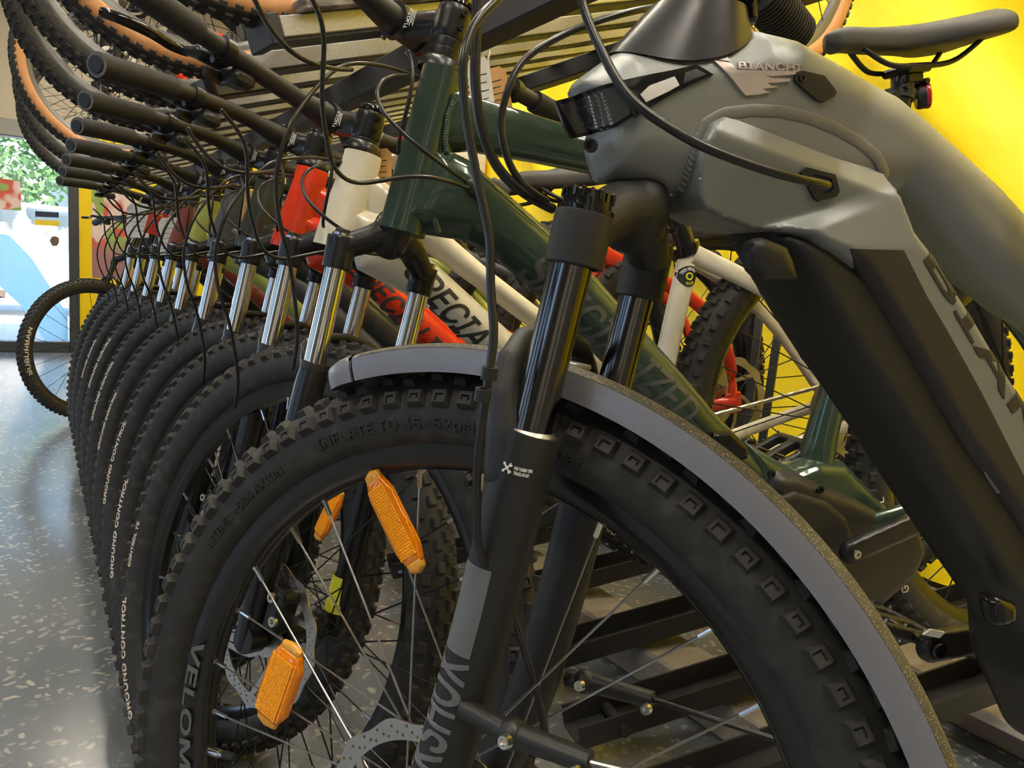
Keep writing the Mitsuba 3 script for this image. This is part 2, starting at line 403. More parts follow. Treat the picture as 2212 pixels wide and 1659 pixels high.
struct('wall_left', slab(-3, UW, VW0 - .1, VW0, 0, .5), 'dim_wall'); struct('wall_left_upper', slab(-3, UW, VW0 - .1, VW0, 2.25, CEIL), 'dim_wall')
edges = [-3, -.75, -.1, 1.0, 1.35, 2.7, 3.5, UW]
for i in range(0, len(edges), 2): struct(f'wall_left_pier_{i // 2 + 1}', slab(edges[i], edges[i + 1], VW0 - .1, VW0, .5, 2.25), 'dim_wall')
for i in range(1, len(edges) - 1, 2): struct(f'window_{i // 2 + 1}', slab(edges[i], edges[i + 1], VW0 - .05, VW0 - .049, .5, 2.25), 'window_glass')
struct('added_panel_back', slab(-2.98, -2.9, -2.6, -1.6, .2, 2.2), 'panel_bright'); struct('added_panel_back_2', slab(-2.98, -2.9, -.9, -.5, .2, 2.2), 'panel_bright')  # bright panels added out of view so the chrome mirrors pale streaks
struct('wall_back', slab(-3.1, -3, VW0, VW1, 0, CEIL), 'dim_wall')
struct('wall_right', slab(-3, UW + .2, VW1, VW1 + .1, 0, CEIL), 'yellow_paint')
struct('wall_door_upper', slab(UW, UW + .12, VW0, VW1, 1.79, CEIL), 'beige_wall')
struct('wall_door_yellow', slab(UW, UW + .12, -.085, VW1, 0, 1.79), 'yellow_paint')
D = 'door_1'
put(D + '__lintel', slab(UW - .03, UW + .1, VW0, -.08, 1.66, 1.79, .01), 'lintel_grey', smooth=False)
put(D + '__jamb', slab(UW - .04, UW + .08, -.15, -.078, 0, 1.66, .006), 'door_metal', smooth=False)
put(D + '__threshold', slab(UW - .03, UW + .1, VW0, -.15, 0, .085, .006), 'door_metal', smooth=False)
put(D + '__jamb', slab(UW - .03, UW + .08, -1.75, -1.68, .085, 1.66, .006), 'door_metal', smooth=False)
put(D + '__glass', slab(UW + .02, UW + .021, -1.68, -.15, .085, 1.66), 'window_glass', smooth=False)
put(D + '__glass', slab(UW + .02, UW + .021, VW0, -1.75, .085, 1.66), 'window_glass', smooth=False)
labels[D] = {'kind': 'structure'}

for i, (u, v) in enumerate(LAMPS):
    k = fresh('ceiling_light'); tag(k, 'ceiling tube light over the ' + ('far side of the aisle' if v < -1 else 'aisle beside the bikes' if v < 0 else 'rack') + (', behind the camera' if u < 0 else ', near the closest bikes' if u < 2 else ', halfway down the row' if u < 4 else ', nearest the glass door'), 'ceiling light', 'ceiling tube lights')
    put(k + '__housing', slab(u - .77, u + .77, v - .07, v + .07, CEIL - .06, CEIL - .02, .004), 'lintel_grey', smooth=False)
    m = slab(u - .75, u + .75, v - .05, v + .05, CEIL - .066, CEIL - .0605)
    put(k + '__diffuser', m, 'lamp_face', smooth=False); scene[k + '__diffuser']['emitter'] = {'type': 'area', 'radiance': {'type': 'rgb', 'value': list(LAMP_POWER)}}

# ================================================================== the grey e-bike in front
C1 = V3(0, 0, .85784)
K1 = MAT(C1, -V3(-.68033, .72565, .10288), V3(.71749, .68806, -.1085), V3(.14952, 0, .98876))     # fork: x to the rear, y along the axle, z up the steerer
B1 = .26007
F1 = MAT(C1, V3(math.cos(B1), 0, math.sin(B1)), V3(0, 1, 0), V3(-math.sin(B1), 0, math.cos(B1)))    # frame: x to the rear, z up
E = 'electric_bike'
tag(E, 'matt grey electric bike with mudguard and built-in headlight, closest to the camera', 'bicycle')
# front wheel
RB, RO, HW = .300, .3545, .0335
HUB1 = V3(-.044, 0, -.5037)
W1 = K1 @ tr(*HUB1)
FW = E + '__front_wheel'
tyre, _ = tyre_mesh(RB, RO, HW, 180, 21)
put(FW + '__tyre', tyre, 'rubber', W1, smooth=True, label='black knobbly tyre')
KN = [mikit.ply(knob_mesh(.0138, .0125, .0058, k), 'knob_rubber', False) for k in (0, 1)]
KC = [mikit.ply(knob_mesh(.012, .010, .0048, k), 'knob_rubber', False) for k in (1, 0)]
NK = 90
for i in range(NK):
    a = i * 2 * math.pi / NK + .012
    put(FW + '__knob', KN[i % 2], 'knob_rubber', W1 @ knob_matrix(a, -1.2, RB, RO, HW))
    for t, o in ((-.62 if i % 2 else -.46, .5), (.30 if i % 2 else .46, .55)):
        put(FW + '__knob', KC[i % 2], 'knob_rubber', W1 @ knob_matrix(a + o * 2 * math.pi / NK, t, RB, RO, HW, 0, -.2 if t < 0 else .2))
put(FW + '__far_knobs', cat([X(knob_mesh(.0145, .0125, .0058, 0), knob_matrix(i * 2 * math.pi / NK, 1.06, RB, RO, HW)) for i in range(NK)]), 'knob_rubber', W1, smooth=False, kind='stuff')
put(FW + '__rim', rim_mesh(RB, .2765, .0185, 180), 'rim_black', W1, smooth=40, label='black rim')
put(FW + '__rim__lettering', ring_text('VELOMANN', .0135, .2885, -.0185, -1.44, True, squeeze=2.0), 'print_grey', W1, smooth=False, label='grey lettering on the rim')
put(FW + '__tyre__lettering', ring_text('INFLATE TO 35-52psi / 2.4-3.6bar', .0085, .3150, tyre_side(RB, RO, HW), -.60, False, squeeze=1.25, depth=.0009), 'rubber', W1, smooth=False, label='raised pressure marking on the tyre wall')
put(FW + '__tyre__lettering', ring_text('MTB 57-584 AXION', .0072, .3130, tyre_side(RB, RO, HW), -1.12, False, squeeze=1.2, depth=.0009), 'rubber', W1, smooth=False, label='raised marking on the tyre wall')
put(FW + '__hub', hub_mesh(), 'black_metal', W1)
add_spokes(FW, 32, .2765, W1, 'spoke_steel', math.radians(3.5))
put(FW + '__brake_rotor', rotor_mesh(.09), 'brushed_steel', W1 @ tr(0, -.046, 0), smooth=False, label='slotted steel brake disc')
vp_ = V3(math.sin(-1.84), 0, math.cos(-1.84))
put(FW + '__valve', cat(cyl(vp_ * .277, vp_ * .262, .0045, .0042), cyl(vp_ * .262, vp_ * .254, .0034, .0034)), 'nipple_silver', W1, label='silver valve stem')
put(FW + '__valve__cap', cyl(vp_ * .256, vp_ * .243, .0044, .0034), 'black_plastic', W1)
# spoke reflectors
def reflector(root, M, L, Wd, th=.007):
    body = Pillow([(-Wd * .32, -L / 2), (Wd * .32, -L / 2), (Wd / 2, -L * .32), (Wd / 2, L * .32), (Wd * .32, L / 2), (-Wd * .32, L / 2), (-Wd / 2, L * .32), (-Wd / 2, -L * .32)], th, Wd * .4, .0015)
    put(root, body.mesh(.003), 'orange_reflector', M, label='orange spoke reflector')
    pr = hull([(i * .0011, -th - .0016 * k, j * .0011) for i in (-1, 1) for j in (-1, 1) for k in (0,)] + [(0, -th - .0012, 0)])
    dots = [sh(pr, x, .0 if abs(x) < Wd * .3 else .0015, z) for x in np.arange(-Wd * .36, Wd * .37, .0024) for z in np.arange(-L * .4, L * .41, .0024)]
    put(root + '__prism', cat(dots), 'orange_prism', M, smooth=False, kind='stuff')
    for s in (-1, 1):
        put(root + '__clip', Pillow([(-Wd * .34, s * L * .44), (Wd * .34, s * L * .44), (Wd * .3, s * L * .56), (0, s * L * .6), (-Wd * .3, s * L * .56)], .004, .004, .001).mesh(.003), 'orange_clear', M)

reflector(FW + '__reflector', W1 @ tr(-.176, -.024, .0425) @ rot('y', .17), .070, .037)
reflector(FW + '__reflector', W1 @ tr(-.098, -.014, .216) @ rot('y', -.80), .080, .026, .005)
# fork
FK = E + '__fork'
for s in (-1, 1):
    n = s * .07
    nm = 'near' if s < 0 else 'far'
    put(FK + '__stanchion', cyl((-.007, n, -.03), (-.0125, n, -.205), .0143, n=40), 'dark_chrome', K1, label='dark polished fork tube')
    put(FK + '__wiper_seal', X(lathe([(.0145, .0), (.0175, 0), (.0180, .0025), (.0180, .005), (.0155, .0075), (.0145, .0075)], 36), tr(-.0118, n, -.182)), 'brushed_steel' if s < 0 else 'black_metal', K1, label='thin metal ring of the dust seal' if s < 0 else None)
    leg = [(-.0112, -.176, .0188), (-.0118, -.184, .0210), (-.0125, -.20, .0212), (-.0138, -.23, .0208), (-.0155, -.30, .0205), (-.018, -.345, .0205), (-.022, -.40, .0205), (-.030, -.455, .0195), (-.038, -.49, .018)]
    put(FK + '__lower_leg', cat(tube([(a[0], n, a[1]) for a in leg], [a[2] for a in leg], 40, seg=40, ref=(1, 0, 0)),
        blob([np.vstack([sph((-.036, n, -.48), .018), sph((-.046, n, -.515), .015)]), cyl((-.044, n - .012, -.5037), (-.044, n + .012, -.5037), .019)[0]], .004, 6)), 'black_matte', K1, label='matt black lower fork leg')
arch = []
C_ = [((-.020, -.074, -.205), .017), ((-.0255, -.076, -.182), .0145), ((-.034, -.075, -.155), .0115), ((-.038, -.069, -.132), .0095), ((-.040, -.052, -.117), .009), ((-.040, -.02, -.111), .009), ((-.040, .02, -.111), .009), ((-.040, .052, -.117), .009), ((-.038, .069, -.132), .0095), ((-.034, .075, -.155), .0115), ((-.0255, .076, -.182), .0145), ((-.020, .074, -.205), .017)]
for (a, ra), (b, rb) in zip(C_, C_[1:]): arch.append(np.vstack([sph(a, ra, 12), sph(b, rb, 12)]))
put(FK + '__arch', blob(arch, .0035, 12), 'black_matte', K1, label='arch joining the lower legs')
for q in ((-.052, -.150), (-.03, -.128), (.03, -.128), (.052, -.150)):
    put(FK + '__arch__rib', tube([(-.030, q[0], q[1]), (-.028, q[0] * .55, -.178)], .003, 8), 'black_matte', K1)
sock = lambda n, z0, z1: cyl((-.0066, n, z0), (-.0062, n, z1), .0192, .0196, n=40)[0]
cr = [np.vstack([sph((0, 0, -.006), .026, 14), sph((0, 0, -.016), .024, 14)]),
      np.vstack([sph((-.004, -.066, -.036), .017, 12), sph((-.002, -.03, -.016), .019, 12)]), np.vstack([sph((-.002, -.03, -.016), .019, 12), sph((0, 0, -.008), .024, 14)]),
      np.vstack([sph((-.004, .066, -.034), .017, 12), sph((-.002, .03, -.014), .019, 12)]), np.vstack([sph((-.002, .03, -.014), .019, 12), sph((0, 0, -.008), .024, 14)])]
SOCK = lambda z0, z1, r: lathe([(r - .004, z0), (r - .0008, z0), (r, z0 + .001), (r, z1 - .006), (r - .0015, z1 - .002), (r - .005, z1), (0, z1)], 48)
put(FK + '__crown', cat(blob(cr, .003, 10), X(SOCK(-.0625, -.0235, .0196), tr(-.0064, -.07, 0)), X(SOCK(-.0665, -.018, .0196), tr(-.0064, .07, 0))), 'black_matte', K1, label='forged black fork crown')
put(FK + '__crown__serial_number', X(sh(words('22T4060', .0042), 0, 0, 0), K1 @ MAT((.0085, .0545, -.015), (.62, -.78, 0), (0, 0, 1), (-.78, -.62, 0))), 'print_grey', smooth=False)
cap = lathe([(0, .004), (.008, .004), (.010, .0065), (.0135, .0065), (.0158, .0055), (.0165, .003), (.0165, -.004), (.019, -.005), (.019, -.008)], 40)
put(FK + '__top_cap', X(cap, tr(-.0062, -.07, -.0195)), 'black_gloss', K1, label='glossy black fork top cap')
put(FK + '__top_cap__notches', cat([X(box((.0155, 0, .0035), (.005, .0022, .0065), .0004), tr(-.0062, -.07, -.0195) @ rot('z', k * math.pi / 9)) for k in range(18)]), 'dark_chrome', K1, smooth=False)
LEGC = lambda a: np.interp(a, [-.5, -.455, -.40, -.345, -.30, -.23, -.2], [-.040, -.030, -.022, -.018, -.0155, -.0138, -.0125])
def on_leg(v, f, a0, th0, r=.0207):
    a = a0 + v[:, 0]; th = th0 - v[:, 1] / r; rr = np.interp(a, [-.46, -.4, -.23], [.0195, .0205, .0208]) + .0002 + (v[:, 2] > .0005) * .0004
    return np.stack([LEGC(a) + rr * np.sin(th), -.07 - rr * np.cos(th), a], 1), f
v, f = words('ROCKSHOX', .0345, True, .006); v[:, 0] *= .134 / v[:, 0].max()
put(FK + '__lower_leg__lettering', on_leg(v, f, -.4705, .30), 'print_grey', K1, smooth=False, label='grey lettering down the fork leg')
P, F, nb = grid_tri(clean([(-.3325, .0), (-.3325, .0345), (-.2700, .0345), (-.2700, .0)]), .003)
put(FK + '__lower_leg__panel', on_leg(np.stack([P[:, 0], P[:, 1], P[:, 0] * 0 + .001], 1), F, 0, .30), 'print_grey', K1, smooth=True, label='plain grey decal above the lettering')
v, f = words('FOR TUNING TIPS', .0018); v[:, 0] *= .0125 / v[:, 0].max(); v[:, [0, 1]] = v[:, [1, 0]] * V3(1, 1)
def leg_flat(v, f, a0, th0):        # upright small print: x runs round the leg
    th = th0 + v[:, 0] / .0212; a = a0 + v[:, 1]
    return np.stack([LEGC(a) + .0214 * np.sin(th), -.07 - .0214 * np.cos(th) - (v[:, 2] > .0005) * .0003, a], 1), f
for t_, a_, w_ in (('FOR TUNING TIPS', -.2000, .0120), ('TRAILHEAD', -.2032, .0105)):
    v, f = words(t_, .0021, True); v[:, 0] *= w_ / v[:, 0].max()
    put(FK + '__lower_leg__small_print', leg_flat(v, f, a_, .22), 'print_white', K1, smooth=False)
cross = []
for s in (-1, 1):
    w = LineString([(-.0026, -.0026 * s), (.0022, .0022 * s)]).buffer(.0006, 3).union(Point(.0024, .0024 * s).buffer(.0013, 4)).union(Point(-.0024, -.0024 * s).buffer(.001, 4)).difference(Point(.0032, .0032 * s).buffer(.0007, 3)); cross.append(w)
m_ = prism(shapely.union_all(cross), 0, .001); v = m_[0][:, [0, 2, 1]]
put(FK + '__lower_leg__tool_symbol', leg_flat(v, m_[1], -.2000, -.02), 'print_white', K1, smooth=False)
# mudguard
G = E + '__mudguard'
def guard(a0, a1, sec, n=90):
    ang = np.linspace(a0, a1, n); m = len(sec); V = np.vstack([[(r * math.sin(t), y, r * math.cos(t)) for r, y in sec] for t in ang]); F = []
    i = np.arange(m); j = (i + 1) % m
    for k in range(n - 1): F += [np.stack([k * m + i, k * m + j, k * m + m + j], 1), np.stack([k * m + i, k * m + m + j, k * m + m + i], 1)]
    F += [np.array([[0, q + 1, q] for q in range(1, m - 1)]), np.array([[(n - 1) * m, (n - 1) * m + q, (n - 1) * m + q + 1] for q in range(1, m - 1)])]
    return V, np.vstack(F)
y = lambda q: q
SEC = [(.3545, -.0405), (.3545, -.0425), (.365, -.0432), (.3735, -.0420), (.3764, -.0368), (.3772, -.030), (.3758, -.02), (.3712, 0), (.3662, .02), (.3625, .0345), (.357, .0425), (.345, .043),
       (.345, .041), (.356, .0403), (.3605, .033), (.3642, .019), (.3692, 0), (.3736, -.02), (.3748, -.030), (.3715, -.0395), (.365, -.0410)]
put(G + '__guard', guard(math.radians(-24), math.radians(150), SEC, 150), 'fender_grey', W1, smooth=40, label='dark grey mudguard')
put(G + '__guard__dusty_top', guard(math.radians(-23), math.radians(149), [(.3738, -.0423), (.3769, -.0369), (.3777, -.030), (.3763, -.0198), (.3717, .0002), (.3667, .0202), (.363, .035), (.362, .0345), (.3657, .02), (.3707, 0), (.3753, -.02), (.3765, -.030), (.3730, -.0415)], 150), 'dust_fender', W1, smooth=40, label='dusty outer skin of the mudguard')
tipS = lambda k: [(.3545 + (r - .3545) * k + (1 - k) * .006, yy * k) for r, yy in SEC]
def guard_tip(a0, a1, n=14):
    V = []
    for i, t in enumerate(np.linspace(a0, a1, n)):
        k = math.sqrt(max(0, 1 - (i / (n - 1)) ** 2.2)) * .97 + .05
        V += [(r * math.sin(t), q, r * math.cos(t)) for r, q in tipS(k)]
    m = len(SEC); F = []; i_ = np.arange(m); j_ = (i_ + 1) % m
    for k in range(n - 1): F += [np.stack([k * m + i_, k * m + m + j_, k * m + j_], 1), np.stack([k * m + i_, k * m + m + i_, k * m + m + j_], 1)]
    return np.array(V), np.vstack(F)
put(G + '__tip', guard_tip(math.radians(-24.4), math.radians(-31.5)), 'fender_grey', W1, smooth=40, label='pointed front end cap')
put(G + '__bracket', box((.012, -.012, .3755), (.05, .03, .004), .001), 'fender_grey', W1)
def stay(P, bolts, n):
    put(G + '__stay', cat(tube([P[0], P[1]], .0075, 12), tube([P[1], P[2]], [.0085, .0072], 12), ball(P[1], .0105)), 'black_plastic', K1, label='black joint of the mudguard stay')
    put(G + '__stay__rod', tube([P[2], P[3]], .0024, 10), 'spoke_steel' if n < 0 else 'spoke_black', K1)
    for b in bolts: put(G + '__stay__bolt', X(bolt_mesh(.0046, .005), facing(V3(*b) + V3(0, -.010, 0), (-.2, -1, .05))), 'nipple_silver', K1, smooth=False)
stay([(-.011, -.085, -.3687), (.0290, -.087, -.368), (.083, -.087, -.362), (.36, -.05, -.318)], [(.0306, -.087, -.368), (.0800, -.087, -.3655)], -1)
stay([(.000, .085, -.401), (.017, .085, -.396), (.076, .085, -.387), (.345, .05, -.345)], [(.017, .085, -.396), (.076, .083, -.3905)], 1)

# frame
FR = E + '__frame'
top = [(-0.034,0.0861),(-0.0127,0.0959),(-0.002,0.1012),(0.0177,0.1012),(0.0447,0.1014),(0.0711,0.1005),(0.0941,0.1009),(0.1085,0.1036),(0.1261,0.0982),(0.1425,0.0932),(0.1614,0.0818),(0.1809,0.0707),(0.2025,0.0574),(0.2293,0.0428),(0.255,0.0217),(0.2779,0.0016),(0.3021,-0.019),(0.3271,-0.0415),(0.3522,-0.0674),(0.3975,-0.112),(0.4531,-0.1748)]
low = [(0.4625,-0.268),(0.3671,-0.1777),(0.3446,-0.1638),(0.3025,-0.1279),(0.2682,-0.0942),(0.2392,-0.0593),(0.2175,-0.0366),(0.1282,-0.0253),(0.0694,-0.0231),(0.0536,-0.0165),(0.0287,-0.0007),(0.01,0.0037),(-0.0281,0.0161),(-0.0298,0.0209),(-0.0321,0.0345),(-0.0322,0.0422),(-0.0293,0.0507),(-0.0332,0.063),(-0.0375,0.0766),(-0.0384,0.0814)]
beam = Pillow(top + low, .0335, .034)
put(FR, beam.mesh(.0035), 'frame_grey', F1, smooth=50, label='matt grey hydroformed frame')
root = [(0.0316,0.0175),(0.0356,0.0295),(0.0445,0.0415),(0.0595,0.046),(0.0824,0.0452),(0.1054,0.0412),(0.1286,0.0338),(0.1501,0.0236),(0.1699,0.0114),(0.1859,-0.0018),(0.1955,-0.0151),(0.1979,-0.027),(0.2087,-0.0603),(0.2244,-0.081),(0.2448,-0.1139),(0.2639,-0.1445),(0.2841,-0.1791),(0.3066,-0.2156),(0.3497,-0.2903),(0.3983,-0.3738)]
rlow = [(0.3816,-0.5046),(0.3171,-0.3783),(0.2854,-0.322),(0.2589,-0.2787),(0.2338,-0.2416),(0.1913,-0.16),(0.162,-0.107),(0.1478,-0.0831),(0.1372,-0.0732),(0.1211,-0.062),(0.1118,-0.0519),(0.0905,-0.0416),(0.0707,-0.0367),(0.0492,-0.0249),(0.0349,-0.0155),(0.0301,-0.0047)]
LA, LB_ = [(0.0972,-0.0348),(0.177,-0.0261)], [(0.1405,-0.0649),(0.1888,-0.075)]
LC = [(0.0499,0.0333),(0.1736,-0.0262)]
def side(P, L):
    a, b_ = V3(*L[0]), V3(*L[1]); d = (b_ - a) / np.linalg.norm(b_ - a); return (np.asarray(P) - a) @ V3(-d[1], d[0])      # > 0 above the line
soft = lambda x, w=.0022: w * np.log1p(np.exp(np.clip(x / w, -40, 40)))
class Root(Pillow):
    """the down tube with its sculpted root: a crease that runs down its side, a facet below it that swells out to the battery"""
    def h(s, P):
        b = Pillow.h(s, P); A_, B_, C_ = -side(P, LA), -side(P, LB_), side(P, LC)
        t = np.clip(A_ / np.maximum(A_ - B_, 1e-6), 0, 1); k = np.clip(1 - A_ / .012, 0, 1)
        c = .0425 + .0075 * np.where(B_ > 0, 1, np.where(A_ > 0, t, 0)) - k * (.62 * soft(C_, .0015) + .20 * soft(-C_, .0015))
        return np.minimum(b, np.maximum(c, .030))
dtube = Root(root + rlow, .0495, .012, .026)
put(FR + '__down_tube', dtube.mesh(.0026), 'frame_grey', F1, smooth=60, label='matt grey battery down tube with a sculpted root')
weld = LineString([(0.0303,0.0017),(0.0316,0.0175),(0.0356,0.0295),(0.0445,0.0415),(0.0595,0.046),(0.0824,0.0452),(0.1054,0.0412),(0.1286,0.0338),(0.1501,0.0236),(0.1699,0.0114),(0.1859,-0.0018),(0.1955,-0.0151),(0.1979,-0.027)])
def beam_y(P): return beam.y - np.maximum(beam.h(P), dtube.h(P) * .999)
wb = []
for i, s in enumerate(np.arange(.001, weld.length, .0032)):
    q = weld.interpolate(s).coords[0]; y_ = -float(beam.h([q])[0])
    wb.append(X(ball((0, 0, 0), 1, 6), tr(q[0], y_ - .0002, q[1]) @ np.diag([.0052, .0010, .0046, 1])))
put(FR + '__weld', cat(wb), 'frame_grey_weld', F1, smooth=True, label='rippled weld bead', kind='stuff')
# black lower cover with its dark side strip
cov = [(0.0848,-0.0314),(0.0917,-0.039),(0.1128,-0.0442),(0.1354,-0.0553),(0.1452,-0.0659),(0.1624,-0.0778),(0.1736,-0.0883),(0.1886,-0.1137),(0.2198,-0.1701),(0.2649,-0.2567),(0.2916,-0.2961),(0.3197,-0.342),(0.3534,-0.4019),(0.4219,-0.536),(0.401,-0.5711),(0.3492,-0.4984),(0.3197,-0.4683),(0.3025,-0.4348),(0.2606,-0.3624),(0.2254,-0.2993),(0.1954,-0.2448),(0.167,-0.1941),(0.1463,-0.1601),(0.1269,-0.1234),(0.1075,-0.0842),(0.0974,-0.0631),(0.0891,-0.046)]
cover = Pillow(cov, .0425, .016, .012)
put(FR + '__battery_cover', cover.mesh(.004), 'black_matte', F1, smooth=50, label='matt black battery cover under the down tube')
put(FR + '__charge_port', Pillow([(0.054,-0.0504),(0.0573,-0.0435),(0.066,-0.0422),(0.0843,-0.0521),(0.0882,-0.0619),(0.0914,-0.078),(0.0619,-0.0721),(0.0549,-0.0634)], .011, .012, .004, y=-.046).mesh(.003), 'black_plastic', F1, smooth=30, label='black rubber port cover')
panel = clean([(0.1406,-0.0642),(0.1885,-0.0742),(0.2066,-0.112),(0.2264,-0.1471),(0.2556,-0.202),(0.2782,-0.2482),(0.3043,-0.3018),(0.3539,-0.3984),(0.3461,-0.4474),(0.2791,-0.3154),(0.251,-0.2655),(0.2211,-0.2119),(0.1795,-0.1349),(0.1588,-0.0983)])
put(FR + '__side_panel', drape(panel, dtube, .0003, .0008, .004), 'panel_brown', F1, smooth=40, label='dark brown side panel of the battery')
# lettering down the tube
def tri_letters(text, P0, P1, h, out, base, sx=1.0, slant=0., dep=.0005):
    P0, P1 = V3(*P0), V3(*P1); d = (P1 - P0) / np.linalg.norm(P1 - P0); up = V3(-d[1], d[0])
    if out: up = -up
    v, f = words(text, h, True, .004); k = np.linalg.norm(P1 - P0) / v[:, 0].max() * sx; v[:, 0] += slant * v[:, 1] / k
    Q = P0 + v[:, :1] * k * d + (v[:, 1:2] + slant * 0) * up
    yb = base.y - base.h(Q) if isinstance(base, Pillow) else base(Q)
    return np.stack([Q[:, 0], yb - .0003 - (v[:, 2] > .0005) * dep, Q[:, 1]], 1), f
pts = [(0.2072,-0.0853),(0.3227,-0.2886)]
put(FR + '__down_tube__lettering', tri_letters('BIANCHI', pts[0], V3(*pts[0]) + (V3(*pts[1]) - V3(*pts[0])) * 1.62, .0165, False, dtube), 'letter_dark', F1, smooth=False, label='dark lettering along the down tube')
# emblem, covers, headlight on the head of the frame
def E3(px): return px
eagle = clean([(0.0568,0.082),(0.065,0.0799),(0.0703,0.0777),(0.0716,0.0733),(0.1214,0.0665),(0.1196,0.0645),(0.0897,0.0665),(0.1153,0.0625),(0.1143,0.0604),(0.0929,0.0614),(0.1045,0.0578),(0.0905,0.0583),(0.0975,0.0552),(0.0862,0.0548),(0.0767,0.0556),(0.0734,0.0595)])
crown_ = clean([(0.0573,0.0856),(0.0601,0.0841),(0.0629,0.0856),(0.0652,0.0835),(0.0686,0.0837),(0.0692,0.08),(0.0587,0.0824)])
put(E + '__emblem', drape(MultiPolygon([eagle, crown_]), beam, .0004, .0014, .003), 'emblem', F1, smooth=False, label='silver eagle emblem with a crown')
pts = [(0.0747,0.0742),(0.1257,0.066)]
put(E + '__emblem__lettering', tri_letters('BIANCHI', pts[0], pts[1], .0046, False, beam, dep=.0010), 'emblem', F1, smooth=False, label='raised silver lettering')
pc = clean([(0.1185,0.0621),(0.1201,0.0657),(0.1246,0.0665),(0.1441,0.061),(0.1533,0.0482),(0.1509,0.0456),(0.1407,0.0427),(0.1352,0.045),(0.1182,0.0602)])
put(E + '__cable_plug', drape(pc, beam, .0003, .0022, .003), 'black_plastic', F1, smooth=40, label='black plastic plug in the frame side')
q = [(0.1235,0.0612)][0]
put(E + '__cable_plug__screw', X(bolt_mesh(.0028, .002), facing((q[0], -beam.h([q])[0] - .0024, q[1]), (0, -1, 0))), 'dark_chrome', F1, smooth=False)
cp = clean([(0.1095,-0.003),(0.1135,-0.0004),(0.138,-0.0094),(0.1415,-0.022),(0.1391,-0.0252),(0.1245,-0.0262),(0.1208,-0.0235)])
inn = clean([(0.1165,-0.0083),(0.1208,-0.0064),(0.1344,-0.0115),(0.1364,-0.0195),(0.1332,-0.0219),(0.1263,-0.0218)])
put(E + '__cable_port', drape(cp.difference(inn), dtube, .0003, .0024, .003), 'black_plastic', F1, smooth=40, label='black cable entry port')
put(E + '__cable_port__opening', drape(inn, dtube, .0003, .0006, .003), 'black_matte', F1, smooth=40)
hb_, ht_ = [(-0.0056,0.1013),(0.1074,0.1012)], [(0.0351,0.1304),(0.1071,0.1167)]
def cone_mesh(n=56, m=9):
    V = []
    for s in np.linspace(0, 1, m):
        a, b_ = V3(*hb_[0]) * (1 - s) + V3(*ht_[0]) * s, V3(*hb_[1]) * (1 - s) + V3(*ht_[1]) * s
        c, r_, w = (a + b_) / 2, (b_ - a) / 2, .0335 * (1 - s) + .0255 * s
        for t in np.arange(n) * 2 * math.pi / n:
            q = c + r_ * np.sign(math.cos(t)) * abs(math.cos(t)) ** .85; V.append((q[0], -w * math.sin(t), q[1] - (1 - s) * .012 * math.sin(math.pi * (1 + math.cos(t)) / 2) * 1.5))
    V.append((*(V3(*ht_[0]) + V3(*ht_[1])) / 2,)); V[-1] = (V[-1][0], 0, V[-1][1])
    F = []; i_ = np.arange(n); j_ = (i_ + 1) % n
    for k in range(m - 1): F += [np.stack([k * n + i_, k * n + n + j_, k * n + j_], 1), np.stack([k * n + i_, k * n + n + i_, k * n + n + j_], 1)]
    F.append(np.stack([(m - 1) * n + i_, np.full(n, m * n), (m - 1) * n + j_], 1))
    return np.array(V), np.vstack(F)
put(E + '__headset_cover', cone_mesh(), 'cover_dark', F1, smooth=40, label='dark anodised cone over the headset')
put(E + '__stem', cat(Pillow([(0.0715,0.1513),(0.0718,0.1258),(0.0902,0.1209),(0.1022,0.1188),(0.1076,0.1256),(0.1127,0.1512)], .027, .012, .012).mesh(.004), Pillow([(0.1021,0.1268),(0.1095,0.1451),(0.1142,0.1447),(0.1093,0.1062),(0.1005,0.1093)], .02, .008, .01).mesh(.004)), 'black_metal', F1, smooth=40, label='black stem spacer')
HL = E + '__headlight'
bez = clean([(-0.0521,0.0749),(-0.0338,0.0765),(-0.0152,0.0777),(0.0222,0.0792),(0.0422,0.0808),(0.0531,0.0722),(0.0326,0.0674),(0.0197,0.0639),(-0.0021,0.0564),(-0.0028,0.0544),(-0.0124,0.0533),(-0.0199,0.0498),(-0.0445,0.0484),(-0.0483,0.059)])
winA = clean([(-0.0503,0.0721),(-0.0309,0.0738),(-0.017,0.075),(-0.0045,0.0585),(-0.0127,0.0554),(-0.0209,0.052),(-0.041,0.0509)])
winB = clean([(-0.0013,0.0611),(-0.0046,0.0666),(0.0032,0.0713),(0.0233,0.0749),(0.0255,0.0686),(0.0165,0.0658)])
winC = clean([(0.0278,0.0692),(0.031,0.0761),(0.04,0.0777),(0.0473,0.0732)])
put(HL + '__bezel', drape(bez.difference(winA).difference(winB.buffer(.0004)), beam, .0004, .0018, .0025), 'black_gloss', F1, smooth=40, label='glossy black bezel')
put(HL + '__housing', drape(winA, beam, .0000, .0003, .0025), 'lamp_dark', F1, smooth=40)
put(HL + '__lens', drape(winA, beam, .0008, .0030, .0025), 'clear_lens', F1, smooth=40, label='clear lens')
pk = np.array(winA.centroid.coords[0]); led = []
for i in range(9):
    for j in range(3):
        q = pk + V3(-.004 + j * .003 + i * .0005, .009 - i * .0024); led.append(ball((q[0], -float(beam.h([q])[0]) - .0006, q[1]), .0017, 6))
put(HL + '__led', cat(led), 'chrome', F1, smooth=True)
put(HL + '__side_lens', drape(winB, beam, .0006, .0014, .0025), 'lens_white', F1, smooth=40, label='milky side lens')
put(HL + '__end_piece', drape(winC, beam, .0022, .0008, .0025), 'black_plastic', F1, smooth=40)
